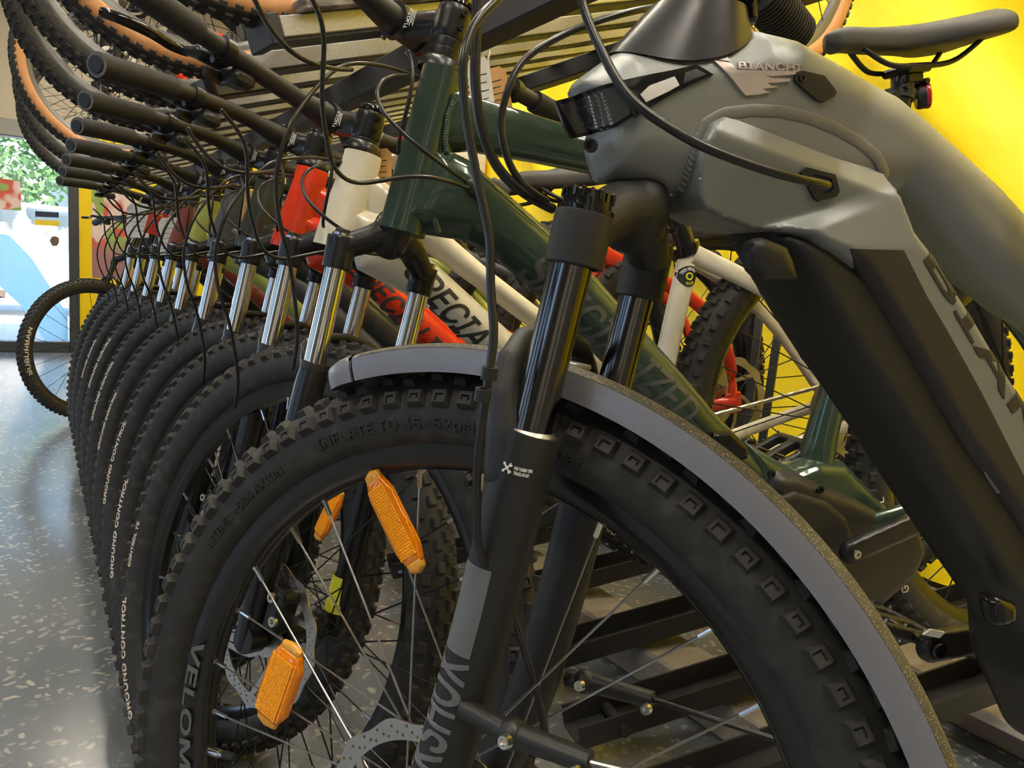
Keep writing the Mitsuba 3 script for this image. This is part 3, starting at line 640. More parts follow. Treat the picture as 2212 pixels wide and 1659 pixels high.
for q in [(-0.0093,0.056)]: put(HL + '__screw', X(bolt_mesh(.0035, .003), facing((q[0], -float(beam.h([q])[0]) - .002, q[1]), (-.1, -1, 0))), 'black_metal', F1, smooth=False)
q = [(-0.0388,0.04)][0]
put(FR + '__steering_stop_bolt', cat(X(bolt_mesh(.0048, .005), facing((q[0] - .001, -.0225, q[1]), (-.6, -.8, .1)))), 'black_metal', F1, smooth=False, label='black bolt head')
# far part of the bike: motor, crank, right grip
mot = Pillow([(0.3162,-0.4312),(0.3531,-0.4289),(0.4236,-0.489),(0.4794,-0.6361),(0.4502,-0.6932),(0.3545,-0.6068),(0.3172,-0.507)], .05, .03, .02)
put(E + '__motor', mot.mesh(.006), 'black_plastic', F1, smooth=40, label='black motor housing')
put(E + '__motor__foot', Pillow([(0.2524,-0.3902),(0.2594,-0.3873),(0.2799,-0.4007),(0.2799,-0.4188),(0.268,-0.42),(0.2565,-0.415)], .012, .01, .003, y=-.045).mesh(.003), 'black_gloss', F1, smooth=40)
def crank(root, A_, B_, y0, w=.017, t=.0075, m='black_metal', M=F1):
    A_, B_ = V3(*A_), V3(*B_)
    put(root, Pillow(LineString([A_, B_]).buffer(w, 12), t, .006, .003, y=y0).mesh(.004), m, M, smooth=40)
ca, cb = [(0.5157,-0.5713),(0.3192,-0.53)]
crank(E + '__crank_arm', ca, cb, .085, .0175)
put(E + '__crank_arm__sticker', drape(clean([(0.3011,-0.5052),(0.312,-0.5025),(0.3304,-0.5125),(0.3223,-0.5168)]), lambda P: P[:, 0] * 0 + .0775, .0006), 'paper_white', F1, smooth=False, label='small white sticker')
put(E + '__crank_arm__axle_end', X(bolt_mesh(.0085, .003), facing((cb[0], .0755, cb[1]), (0, -1, 0))), 'dark_chrome', F1, smooth=False)
def pedal(root, M, mat_='black_plastic'):
    fr_ = Pillow(box2(.05, .045, .012).difference(box2(.037, .012, .004, 0, .02)).difference(box2(.037, .012, .004, 0, -.02)), .0075, .004, .004)
    v, f = fr_.mesh(.004); put(root, (v[:, [0, 2, 1]] * V3(1, 1, 1), f[:, ::-1]), mat_, M, smooth=40)
    put(root + '__pin', cat([cyl((x, yy, -.011), (x, yy, .011), .0018, n=6) for x in (-.045, -.015, .015, .045) for yy in (-.039, .039)]), 'brushed_steel', M, smooth=False, kind='stuff')
    put(root + '__axle', cyl((0, -.06, 0), (0, .045, 0), .0065, n=12), 'dark_chrome', M)
def box2(w, h, r, cx=0, cy=0): return Polygon([(cx - w, cy - h), (cx + w, cy - h), (cx + w, cy + h), (cx - w, cy + h)]).buffer(-r).buffer(r, 4)
pedal(E + '__pedal', F1 @ tr(cb[0], .150, cb[1]) @ rot('y', .55))
gp = [(0.1882,0.2382,1.1574),(0.2685,0.2721,1.1363),(0.3468,0.3062,1.1111)]
gM = facing(gp[1], V3(*gp[2]) - V3(*gp[1]))
put(E + '__grip', ribbed_grip(float(np.linalg.norm(V3(*gp[2]) - V3(*gp[1]))), .0265, 17), 'grip_rubber', gM, smooth=30, label='black ribbed handlebar grip')
put(E + '__grip__bar_end', X(lathe([(0, .014), (.012, .012), (.0185, .004), (.0195, -.004), (.0195, -.012)], 20), facing(gp[2], V3(*gp[2]) - V3(*gp[1]))), 'black_plastic', None, smooth=True)
put(E + '__handlebar', tube([gp[0], gp[1], gp[2]], .0125, 14), 'black_metal', None)
# cables of this bike
cable(E, [(-0.0645,-0.0192,0.9898),(-0.0613,-0.0228,0.972),(-0.0548,-0.0334,0.9498),(-0.0465,-0.0445,0.9282),(-0.0352,-0.0562,0.9096),(-0.0173,-0.0673,0.8957),(0.0029,-0.0745,0.8856),(0.0296,-0.0769,0.8788),(0.0616,-0.0778,0.8733),(0.0873,-0.076,0.8714),(0.1112,-0.0681,0.8715)], .0031)
cable(E, [(-0.1112,-0.0044,0.9836),(-0.1188,-0.0143,0.9706),(-0.1309,-0.0228,0.9564),(-0.1386,-0.0275,0.9425),(-0.1424,-0.0313,0.9288),(-0.1429,-0.0332,0.9143),(-0.1397,-0.0342,0.8912),(-0.1343,-0.0361,0.8676),(-0.1286,-0.0392,0.8437),(-0.1227,-0.0452,0.8149),(-0.1222,-0.0513,0.7875),(-0.1209,-0.0581,0.7647),(-0.1219,-0.0616,0.7447),(-0.1247,-0.0638,0.7216),(-0.1269,-0.0646,0.6953),(-0.1273,-0.0632,0.6742),(-0.1243,-0.0576,0.6452),(-0.118,-0.0536,0.6123),(-0.0985,-0.0423,0.5873),(-0.084,-0.0301,0.5573),(-0.0602,-0.014,0.5006),(-0.0383,0.0015,0.4355)], .0030, 120)
cable(E, [(-0.1283,0.0012,0.9825),(-0.1284,-0.0001,0.9734),(-0.1283,-0.0043,0.9433),(-0.1282,-0.0072,0.9222),(-0.1234,-0.007,0.8969),(-0.1115,-0.0038,0.8723),(-0.0959,-0.0003,0.8587),(-0.0793,0.0037,0.8509),(-0.0613,0.0075,0.8451)], .0036)
cable(E, [(0.0606,0.071,1.0236),(0.0166,0.0407,1.0049),(-0.0109,0.0269,0.9922),(-0.047,0.0152,0.974),(-0.0755,0.0117,0.9562),(-0.0915,0.0097,0.9416),(-0.1009,0.0051,0.9239),(-0.1056,0.0037,0.9023),(-0.1043,0.0011,0.8864),(-0.0961,0.0011,0.8685),(-0.0839,0.0007,0.8568),(-0.0676,0.0049,0.8498)], .0026)
for px in [(-0.1247,-0.0684,0.735),(-0.1283,-0.069,0.7215)]:
    d = facing(px, (-.05, .1, -1)); put(E + '__hose_clip', X(lathe([(.0028, -.004), (.0052, -.004), (.0052, .004), (.0028, .004)], 14, closed=True), d), 'black_plastic', None)

# ================================================================== the row of mountain bikes behind it
C2 = V3(-.07426, .38335, .84468)
B2 = .18677
F2 = MAT(C2, V3(math.cos(B2), 0, math.sin(B2)), V3(0, 1, 0), V3(-math.sin(B2), 0, math.cos(B2)))
K2 = MAT(C2, -V3(-.57294, .81002, .12491), V3(.79143, .5864, -.17255), V3(.21302, 0, .97705))
SLOT = [0, .19895, .4273, .6951, .98017, 1.28305, 1.59986, 1.93, 2.27, 2.62]      # places along the row
RB2, RO2, HW2 = .314, .362, .029
HUB2 = V3(-.046, 0, -.5166)
TY2 = mikit.ply(tyre_mesh(RB2, RO2, HW2, 120, 17)[0], 'rubber', True)
TREAD2 = mikit.ply(tread_mesh(RB2, RO2, HW2, 84, [(-1.05, 0), (1.05, .3), (-.42, .5), (.42, .8), (0, .15)], (.013, .010, .0052)), 'knob_rubber', False)
RIM2 = mikit.ply(rim_mesh(RB2, .292, .016, 120), 'rim_black', 40)
HUBM = mikit.ply(hub_mesh(), 'black_metal', 35)
ROT2 = mikit.ply(rotor_mesh(.09, 6, True), 'brushed_steel', False)
ROT_FAR = mikit.ply(rotor_mesh(.09, 6, False), 'brushed_steel', False)
SP2 = mikit.ply(cat([tube([a, b], .0012, 5) for a, b in (spoke_ends(k, 28, .292) for k in range(28))]), 'spoke_black', 35)
KN2 = mikit.ply(knob_mesh(.013, .0115, .0056, 1), 'knob_rubber', False)
CASS = mikit.ply(cat([lathe([(.02, y), (r, y), (r, y + .0018), (.02, y + .0018)], 40, 'y', True) for y, r in zip(np.linspace(.022, .052, 9), np.linspace(.072, .022, 9))]), 'brushed_steel', 30)
TXT = {}
def wheel(root, W, near=0, text=None, rear=False, spokes='far', tyre='rubber', rim='rim_black', tread=True, rotor=True):
    put(root + '__tyre', TY2, tyre, W)
    if near:
        for i in range(84):
            put(root + '__knob', KN2, 'knob_rubber', W @ knob_matrix(i * 2 * math.pi / 84, -1.02, RB2, RO2, HW2))
            put(root + '__knob', KN2, 'knob_rubber', W @ knob_matrix((i + .5) * 2 * math.pi / 84, -.38 if i % 2 else -.3, RB2, RO2, HW2))
            put(root + '__knob', KN2, 'knob_rubber', W @ knob_matrix((i + .6) * 2 * math.pi / 84, .34, RB2, RO2, HW2))
    elif tread: put(root + '__tread', TREAD2, 'knob_rubber', W, kind='stuff')
    put(root + '__rim', RIM2, rim, W)
    put(root + '__hub', HUBM, 'black_metal', W)
    if spokes == 'near': add_spokes(root, 28, .292, W, 'spoke_black', .05, 'nipple_silver')
    else: put(root + '__spokes', SP2, 'spoke_black', W, kind='stuff')
    if rotor: put(root + '__brake_rotor', ROT2 if near else ROT_FAR, 'brushed_steel', W @ tr(0, -.044, 0))
    if rear: put(root + '__cassette', CASS, 'brushed_steel', W)
    for (t, h, R, a, sq) in text or ():
        key = (t, h, R, a, sq)
        if key not in TXT: TXT[key] = mikit.ply(ring_text(t, h, R, tyre_side(RB2, RO2, HW2), a, False, squeeze=sq, depth=.0008), 'cream_print', False)
        put(root + '__tyre__lettering', TXT[key], 'cream_print', W)
# fork
def fork_parts(dx=0.):
    P = {}
    sx = {-1: (-.0655, -.0570), 1: (-.0500, -.0470)}
    for s in (-1, 1):
        n = s * .065; xa, xb = sx[s]
        P['stanchion' + '_001' * (s > 0)] = (cyl((xa, n, -.03), (xb, n, -.21), .0127, n=36), 'chrome')
        leg = [(xb - .0005, -.186, .0150), (xb, -.19, .0176), (xb, -.205, .0178), (xb + .001, -.25, .0172), (xb + .003, -.33, .0165), (xb + .005, -.42, .0165), (xb + .006, -.49, .0155), (xb + .006, -.53, .013)]
        P['lower_leg' + '_001' * (s > 0)] = (cat(tube([(a[0], n, a[1]) for a in leg], [a[2] for a in leg], 28, seg=26, ref=(1, 0, 0)), cyl((-.046, n - .011, -.5166), (-.046, n + .011, -.5166), .017)), 'black_metal')
        P['dust_seal' + '_001' * (s > 0)] = (X(lathe([(.0128, .004), (.0165, .004), (.0168, 0), (.0168, -.004), (.0128, -.004)], 30), tr(xb, n, -.186)), 'black_plastic')
    A_ = [((-.060, -.066, -.20), .012), ((-.072, -.066, -.18), .008), ((-.084, -.060, -.165), .007), ((-.088, -.04, -.155), .0065), ((-.088, 0, -.15), .0065), ((-.086, .04, -.155), .0065), ((-.078, .060, -.165), .007), ((-.064, .066, -.18), .008), ((-.052, .066, -.20), .012)]
    P['arch'] = (blob([np.vstack([sph(a, ra, 10), sph(b, rb, 10)]) for (a, ra), (b, rb) in zip(A_, A_[1:])], .0045, 8), 'black_metal')
    so = lambda x0, x1, n, z0, z1, r: cyl((x0, n, z0), (x1, n, z1), r, n=36)[0]
    cr = [so(-.0628, -.0662, -.065, -.0715, -.034, .0166), so(-.0502, -.050, .065, -.0715, -.036, .0166), np.vstack([sph((-.036, -.018, -.006), .0245, 12), sph((-.038, -.018, -.022), .022, 12)]),
          np.vstack([sph((-.062, -.063, -.044), .014, 12), sph((-.046, -.036, -.024), .016, 12)]), np.vstack([sph((-.046, -.036, -.024), .016, 12), sph((-.036, -.018, -.012), .022, 12)]),
          np.vstack([sph((-.048, .063, -.046), .014, 12), sph((-.040, .020, -.022), .017, 12)]), np.vstack([sph((-.040, .020, -.022), .017, 12), sph((-.036, -.018, -.012), .022, 12)])]
    P['crown'] = (blob(cr, .004, 8), 'black_metal')
    P['crown__adjuster_knob'] = (cat(X(lathe([(0, .010), (.007, .010), (.0085, .009), (.0085, .004), (.0115, .004), (.0125, .002), (.0125, 0)], 24), tr(-.0664, -.065, -.0345)), cat([X(box((.0075, 0, .007), (.004, .003, .006), .0006), tr(-.0664, -.065, -.0345) @ rot('z', k * math.pi / 4)) for k in range(8)])), 'black_plastic')
    sq = lambda a, b: Polygon([(-a, -b), (a, -b), (a, b), (-a, b)]).buffer(.001, 3)
    v, f = prism(sq(.0046, .0052).difference(sq(.0037, .0043)).union(sq(.0026, .0014)), 0, .0005)
    th = -.75 + v[:, 0] / .0168
    P['crown__badge'] = ((np.stack([-.0640 + .0170 * np.sin(th), -.065 - .0170 * np.cos(th), -.051 + v[:, 2]], 1), f), 'print_white')
    P['caliper'] = (cat(box((-.022, -.052, -.475), (.028, .030, .05), .006), cyl((-.012, -.066, -.452), (-.012, -.04, -.452), .009), cyl((-.012, -.068, -.452), (-.012, -.060, -.452), .0065)), 'black_metal')
    for i in (0, 1): P['caliper__bolt' + '_001' * i] = (lathe_at((-.022 + i * .012, -.069, -.455 - i * .024)), 'nipple_silver')
    return P
def lathe_at(p): return X(lathe([(.003, .0), (.006, 0), (.006, .004), (.003, .004)], 16, closed=True), facing(p, (0, -1, 0)))
def saddle_mesh(L=.27, m=40):
    """from the nose (x = 0) to the tail, top at z = 0"""
    V = []; n = 28
    for i, s in enumerate(np.linspace(0, 1, m)):
        w = .019 + .006 * s + .047 * (1 / (1 + math.exp(-(s - .62) * 13)))
        e = math.sqrt(max(0, 1 - (1 - min(s / .06, 1)) ** 2)) * math.sqrt(max(.0, 1 - (max(0, (s - .95) / .05)) ** 2)) * .999 + .001
        w *= e; top = .012 * s * s - .006 * math.sin(math.pi * s) + (-.010 * (1 - min(s / .12, 1)) ** 2); t = (.030 + .010 * s) * (.25 + .75 * e)
        for a in np.arange(n) * 2 * math.pi / n:
            c, q = math.cos(a), math.sin(a)
            V.append((s * L, w * np.sign(c) * abs(c) ** .8, top - t * .5 + (t * .5 * abs(q) ** .7 * np.sign(q)) - .010 * abs(c) ** 2 * s))
    V = np.array(V); F = []; i_ = np.arange(n); j_ = (i_ + 1) % n
    for k in range(m - 1): F += [np.stack([k * n + i_, k * n + n + i_, k * n + n + j_], 1), np.stack([k * n + i_, k * n + n + j_, k * n + j_], 1)]
    F += [np.array([[0, q, q + 1] for q in range(1, n - 1)]), np.array([[(m - 1) * n, (m - 1) * n + q + 1, (m - 1) * n + q] for q in range(1, n - 1)])]
    return V, np.vstack(F)
SADDLE = mikit.ply(saddle_mesh(), 'saddle_top', 40)
RAILS = mikit.ply(cat(*(tube([(.05, s * .012, -.032), (.085, s * .02, -.056), (.11, s * .022, -.060), (.17, s * .022, -.060), (.2, s * .024, -.054), (.235, s * .035, -.030)], .0037, 8, seg=24) for s in (-1, 1))), 'black_metal', True)
SEATCL = mikit.ply(cat(box((.135, 0, -.062), (.045, .052, .012), .004), box((.135, 0, -.074), (.032, .034, .018), .004), cyl((.118, -.02, -.085), (.118, .02, -.085), .004), cyl((.152, -.02, -.08), (.152, .02, -.08), .004)), 'black_metal', 30)
def seat(root, M, x, z, foot, collar=None, tilt=0.):
    """a saddle with its nose at (x, z) on a post that comes out of the frame at foot"""
    S = M @ tr(x, 0, z) @ rot('y', tilt)
    put(root + '__saddle', SADDLE, 'saddle_top', S, label='black saddle'); put(root + '__saddle__rail', RAILS, 'black_metal', S); put(root + '__seat_clamp', SEATCL, 'black_metal', S)
    top_ = (x + .132, 0, z - .07)
    put(root + '__seat_post', cyl((foot[0], 0, foot[1]), top_, .0155, n=28), 'black_metal', M)
    d = V3(top_[0] - foot[0], 0, top_[2] - foot[1]); d /= np.linalg.norm(d); c_ = V3(foot[0], 0, foot[1]) + d * .01
    put(root + '__seat_collar', tube([c_ - d * .008, c_ + d * .008], .0215, 24), 'black_gloss', M)
def drive(root, M, BB, ax, ring=True, ebike=False):
    bx, bz = BB
    for s, a in ((-1, .35), (1, .35 + math.pi)):
        e = (bx + .165 * math.cos(a), bz + .165 * math.sin(a))
        k = put(root + '__crank_arm', Pillow(LineString([(bx, bz), e]).buffer(.0145, 8), .0075, .006, .003, y=s * .082).mesh(.006), 'black_metal', M, smooth=40)
        pedal(root + '__pedal', M @ tr(e[0], s * .145, e[1]) @ rot('z', math.pi if s < 0 else 0) @ rot('y', .3))
    th = np.arange(0, 64) * 2 * math.pi / 64
    if ring:
        rr = Polygon([((.068 + .003 * (i % 2)) * math.sin(t), (.068 + .003 * (i % 2)) * math.cos(t)) for i, t in enumerate(th)]).difference(Point(0, 0).buffer(.052))
        for k in range(4): rr = rr.union(LineString([(0, 0), (.058 * math.sin(k * math.pi / 2 + .6), .058 * math.cos(k * math.pi / 2 + .6))]).buffer(.009))
        put(root + '__chainring', prism(rr, .046, .0485), 'black_metal', M @ tr(bx, 0, bz), smooth=False)
    P = [(bx, bz + .069), (ax[0], ax[1] + .045)], [(bx, bz - .069), (ax[0] - .02, ax[1] - .11), (ax[0] + .03, ax[1] - .075)]
    lk = []
    for pl in P:
        L = LineString(pl)
        for i, s in enumerate(np.arange(0, L.length, .0127)):
            q0, q1 = L.interpolate(s).coords[0], L.interpolate(s + .0127).coords[0]
            lk.append(tube([(q0[0], .047, q0[1]), (q1[0], .047, q1[1])], (.0035 + .001 * (i % 2), .0042), 6, cap=True))
    put(root + '__chain', cat(lk), 'brushed_steel', M, smooth=False, kind='stuff')
    put(root + '__derailleur', cat(box((ax[0] + .005, .055, ax[1] - .055), (.03, .02, .07), .006), lathe_y((ax[0] + .03, .047, ax[1] - .075), .019), lathe_y((ax[0] - .005, .047, ax[1] - .115), .019)), 'black_plastic', M)
def lathe_y(p, r): return sh(lathe([(0, -.004), (r, -.004), (r, .004), (0, .004)], 20, 'y'), *p)
def rear_end(root, m, M, BB, ax, st_top, ry=.06):
    bx, bz = BB; out = []
    for s in (-1, 1):
        out += [tube([(bx + .01, s * .03, bz), (bx + .1, s * .05, bz + .015), (ax[0] - .06, s * .066, ax[1] - .002), (ax[0], s * .07, ax[1])], [(.008, .014), (.009, .013), (.008, .011), (.008, .012)], 14, seg=24, ref=(0, 0, 1)),
                tube([(st_top[0], s * .014, st_top[1]), (st_top[0] + .09, s * .034, st_top[1] - .055), (st_top[0] + .18, s * .055, st_top[1] - .13), (ax[0], s * .068, ax[1] + .01)], [(.010, .016), (.008, .014), (.008, .012), (.007, .010)], 14, seg=24, ref=(0, 0, 1)),
                box((ax[0], s * .07, ax[1]), (.035, .008, .04), .003)]
    put(root + '__rear_triangle', cat(out), m, M, smooth=50)
# handlebar in fork coordinates
def bar_parts(zc, xc=-.118, sw=.062, ez=-.012):
    P = {}
    L = [(xc + sw, -.372, zc + ez), (xc + sw * .45, -.24, zc + ez * .4 + .004), (xc + .002, -.10, zc + .004), (xc, -.04, zc), (xc, .04, zc), (xc + .002, .10, zc + .006), (xc + sw * .45, .24, zc + .012), (xc + sw, .372, zc + .014)]
    P['handlebar'] = (tube(smooth_path(L, 60), np.interp(np.linspace(-1, 1, 60), [-1, -.3, -.12, .12, .3, 1], [.011, .0125, .0175, .0175, .0125, .011]), 18), 'black_matte')
    Q = smooth_path(L, 200)
    for s, nm in ((-1, ''), (1, '_001')):
        g = [q for q in Q if .245 < s * q[1] < .372]; g = g if s < 0 else g[::-1]
        P['grip' + nm] = (tube(g, .0162, 20), 'grip_rubber')
        P['grip' + nm + '__end_plug'] = (tube([g[0], g[0] + (g[0] - g[1]) * .15], .0158, 20), 'grip_end')
        c = Q[np.argmin(np.abs(Q[:, 1] - s * .205))]; c0 = np.array(c)
        P['brake_lever' + nm + '__clamp'] = (cat(tube([c0 + V3(0, -.007, 0), c0 + V3(0, .007, 0)], .0165, 18), box(c0 + V3(-.019, 0, -.004), (.018, .014, .014), .003), X(lathe([(0, .003), (.005, .003), (.006, 0)], 14), facing(c0 + V3(-.006, -.009 * 1, -.014), (0, -1, -.3)))), 'black_metal')
        b0 = c0 + V3(-.034, 0, -.008)
        P['brake_lever' + nm] = (blob([np.vstack([sph(b0 + V3(.006, -s * .03, -.003), .0085), sph(b0 + V3(0, s * .012, 0), .010)]), np.vstack([sph(b0 + V3(0, s * .012, 0), .009), sph(b0 + V3(-.014, s * .022, -.002), .006)])], .004, 5), 'black_metal')
        P['brake_lever' + nm + '__blade'] = (tube([b0 + V3(-.014, s * .02, -.003), b0 + V3(-.016, s * .045, -.004), b0 + V3(-.004, s * .075, -.005), b0 + V3(-.004, s * .115, -.007), b0 + V3(-.012, s * .128, -.008)], [(.0045, .006), (.0045, .007), (.004, .0065), (.004, .0065), (.005, .006)], 12, seg=26, ref=(0, 0, 1)), 'black_gloss')
        sft = c0 + V3(-.012, -s * .03, -.022)
        P['shifter' + nm] = (cat(box(sft, (.04, .036, .022), .007), tube([sft + V3(-.012, s * .015, -.006), sft + V3(.01, s * .05, -.012)], [(.003, .009), (.003, .006)], 10, ref=(0, 0, 1))), 'black_plastic')
    return P
def stem_parts(z0, z1, zc, xs=-.0385, xc=-.118, seat_z=.0):
    """spacers from z0 to z1 on the steerer at x = xs, the stem forwards to the bar at (xc, zc)"""
    P = {}
    ax_ = lambda z: (xs, -.01, z)
    prof = [(.0265, z0 - .002), (.0265, z0 + .003), (.0235, z0 + .010), (.0195, z0 + .013)]
    z = z0 + .013
    while z < z1 - .001:
        e = min(z1, z + .011); prof += [(.0188, z), (.0192, z + .0008), (.0192, e - .0008), (.0188, e)]; z = e
    P['headset'] = (X(lathe(prof + [(0, z1)], 36), tr(xs, -.01, 0)), 'black_metal')
    st = [np.vstack([sph((xs, -.01, z1 + .008), .0205, 14), sph((xs, -.01, z1 + .030), .0205, 14)]), np.vstack([sph((xs - .01, -.01, z1 + .019), .0175, 12), sph((xc + .014, -.004, zc), .018, 12)])]
    P['stem'] = (blob(st, .0035, 8), 'black_metal')
    P['stem__face_plate'] = (cat(*(tube([(xc, s * .022 - .0045, zc), (xc, s * .022 + .0045, zc)], .0225, 24) for s in (-1, 1)), box((xc - .019, 0, zc), (.008, .05, .012), .003)), 'black_metal')
    bs = [X(bolt_mesh(.0035, .004), facing((xc - .012, s * .022, zc + q * .019), (-.3, 0, q))) for s in (-1, 1) for q in (-1, 1)] + [X(bolt_mesh(.0035, .004), facing((xs + .0205, -.015, z1 + q), (1, -.6, 0))) for q in (.012, .028)]
    for i, m_ in enumerate(bs): P['stem__bolt' + (f'_{i:03d}' if i else '')] = (m_, 'dark_chrome')
    P['stem__top_cap'] = (X(lathe([(0, .006), (.004, .006), (.0045, .004), (.0165, .004), (.0185, .002), (.0195, -.003)], 30), tr(xs, -.01, z1 + .043)), 'black_gloss')
    v, f = words('STOUT', .006, True); v = sh((v, f), -v[:, 0].max() / 2, -.003, 0)[0]
    v = np.vstack([v]); mk = prism(shapely.union_all([LineString([(-.010 + i * .004, -.005 - (i % 2) * .003), (-.006 + i * .003, .008)]).buffer(.0004, 2) for i in range(4)]), 0, .0006)
    u_ = V3(-1, .08, .02); u_ /= np.linalg.norm(u_); w_ = V3(.02, -.1, 1)
    mid = V3((xs + xc) / 2 - .006, -.0265, (z1 + .019 + zc) / 2)
    P['stem__lettering'] = (cat((mid + v[:, :1] * V3(-.2, .02, -.95) * .9 + v[:, 1:2] * V3(-1, .05, .2) + V3(-.008, -.0005, 0), f), (mid + mk[0][:, :1] * V3(1, 0, 0) * .7 + mk[0][:, 2:3] * V3(0, 0, 1) * 1.1 + mk[0][:, 1:2] * V3(0, -1, 0), mk[1])), 'print_white')
    return P
_CACHE = {}
def place(root, parts, M, recolour=None):
    for nm, (mesh, m) in parts.items():
        key = id(mesh)
        if key not in _CACHE: _CACHE[key] = (mikit.ply(mesh, m, 40), mesh)
        b = nm.split('__')
        put(root + '__' + nm, _CACHE[key][0], (recolour or {}).get(m, m), M)
FORK = {'fork__' + k: v for k, v in fork_parts().items()}
BAR_G, BAR_W, BAR_R = bar_parts(.2415, -.122), bar_parts(.152, -.112, .030, .026), bar_parts(.150, -.112, .078, -.030)
STEM_G, STEM_R = stem_parts(.186, .222, .2415, -.0385, -.122), stem_parts(.112, .128, .150, -.040, -.112)
CABLES = [  # the loops of brake hoses and shift cables of one bike, in the world
    [(-0.0954,0.3777,1.015),(-0.1321,0.3471,1.0125),(-0.1627,0.3137,1.0042),(-0.1928,0.2897,0.9888),(-0.2217,0.273,0.9517),(-0.2359,0.2635,0.9251),(-0.2463,0.2618,0.8875),(-0.2468,0.2686,0.8588),(-0.2417,0.2735,0.8298),(-0.2341,0.2888,0.8047),(-0.2284,0.3043,0.7772),(-0.2221,0.3175,0.7339),(-0.2216,0.3248,0.7112),(-0.2249,0.3326,0.6827)],
    [(-0.2377,0.1499,1.0225),(-0.224,0.1647,1.0087),(-0.2139,0.18,0.9901),(-0.2121,0.1964,0.9598),(-0.21,0.2134,0.9334),(-0.2044,0.2297,0.9113),(-0.1965,0.2455,0.8909),(-0.1799,0.2596,0.8795),(-0.154,0.2726,0.8822),(-0.1144,0.282,0.8927),(-0.0742,0.3007,0.8946),(-0.0377,0.3415,0.894)],
    [(-0.0907,0.3985,1.023),(-0.1124,0.3615,1.0104),(-0.1378,0.3254,0.9958),(-0.1478,0.3163,0.9826),(-0.1465,0.3023,0.9616),(-0.1276,0.2928,0.9389),(-0.0894,0.298,0.9156),(-0.0444,0.3341,0.9007)],
    [(-0.2699,0.1579,1.0022),(-0.2528,0.1703,0.9794),(-0.2334,0.1835,0.9683),(-0.2037,0.2164,0.9707),(-0.1817,0.253,0.9813)],
    [(-0.1181,0.323,1.0266),(-0.1125,0.3183,1.0057),(-0.1147,0.3151,0.9776),(-0.1193,0.3332,0.9431),(-0.1179,0.3515,0.9254)]]
CABLE_PLY = [mikit.ply(tube(np.array(P), .0022, 8, seg=60), 'cable_black', True) for P in CABLES]
def world_T(d): M = np.eye(4); M[:3, 3] = d; return M
"""the green electric mountain bike, second in the row"""
g = 'mountain_bike'
tag(g, 'dark green electric mountain bike with chrome fork tubes, directly behind the grey bike', 'bicycle')
place(g, FORK, K2); place(g, BAR_G, K2); place(g, STEM_G, K2)
wheel(g + '__front_wheel', K2 @ tr(*HUB2), 1, [('GROUND CONTROL', .0115, .338, -2.36, 1.15), ('CONTROL T5', .006, .335, -1.72, 1.3)], spokes='near')
ht = [(0.042,0.1767),(-0.0307,0.0023)]
ht0, ht1 = V3(ht[1][0], 0, ht[1][1]), V3(ht[0][0], 0, ht[0][1])
put(g + '__frame', cat(tube([ht0, ht0 + (ht1 - ht0) * .3, ht0 + (ht1 - ht0) * .7, ht1], [.0272, .0262, .0245, .0238], 48, seg=20),
    Pillow([(0.0316,0.1686),(0.0652,0.1511),(0.1173,0.1337),(0.2158,0.0992),(0.3619,0.0501),(0.6514,-0.0432),(0.6445,-0.0818),(0.4282,-0.008),(0.2186,0.0467),(0.139,0.0675),(0.0597,0.0864),(0.0014,0.0871)], .021, .024).mesh(.005),
    Pillow([(0.0134,0.095),(0.038,0.0885),(0.0585,0.077),(0.1525,-0.0169),(0.2059,-0.0784),(0.3066,-0.206),(0.3624,-0.2826),(0.4067,-0.3337),(0.4732,-0.3939),(0.4781,-0.4519),(0.4006,-0.4276),(0.3316,-0.3412),(0.253,-0.2465),(0.1805,-0.1564),(0.1213,-0.0863),(0.0801,-0.0427),(0.0409,-0.015),(-0.0108,-0.0014),(-0.038,0.02)], .034, .030).mesh(.005),
    Pillow([(0.0169,0.1602),(0.0534,0.1456),(0.0394,0.0816),(0.0681,0.0624),(0.0466,-0.0156),(-0.0241,0.0027)], .020, .02).mesh(.005)), 'frame_green', F2, smooth=50, label='dark metallic green frame with a thick down tube')
st = [(0.5242,-0.426),(0.5356,-0.3747),(0.5581,-0.3121),(0.6523,-0.0388)]
put(g + '__frame__motor_shell', Pillow([(0.3996,-0.3276),(0.4739,-0.3821),(0.5143,-0.3776),(0.5631,-0.3895),(0.5889,-0.4193),(0.6372,-0.4723),(0.6449,-0.5117),(0.4773,-0.4661),(0.4095,-0.4086)], .037, .02, .01).mesh(.005), 'frame_green', F2, smooth=40)
put(g + '__seat_tube', tube([(p[0], 0, p[1]) for p in st], [.030, .023, .0195, .0195], 32, seg=24), 'frame_green', F2, smooth=True)
wl = LineString([(0.0473,0.1452),(0.0354,0.1243),(0.0288,0.0996),(0.0285,0.0844)]), LineString([(0.032,0.0807),(0.0116,0.0493),(0.003,0.0141),(0.0071,-0.0045)])
put(g + '__frame__weld', cat([X(ball((0, 0, 0), 1, 6), tr(q[0], -y_, q[1]) @ np.diag([.0036, .003, .0036, 1])) for L, y_ in zip(wl, (.0235, .0285)) for q in [L.interpolate(s).coords[0] for s in np.arange(0, L.length, .003)]]), 'frame_green', F2, smooth=True, kind='stuff')
dgr = Pillow([(0.0134,0.095),(0.038,0.0885),(0.0585,0.077),(0.1525,-0.0169),(0.2059,-0.0784),(0.3066,-0.206),(0.3624,-0.2826),(0.4067,-0.3337),(0.4732,-0.3939),(0.4781,-0.4519),(0.4006,-0.4276),(0.3316,-0.3412),(0.253,-0.2465),(0.1805,-0.1564),(0.1213,-0.0863),(0.0801,-0.0427),(0.0409,-0.015),(-0.0108,-0.0014),(-0.038,0.02)], .034, .030)
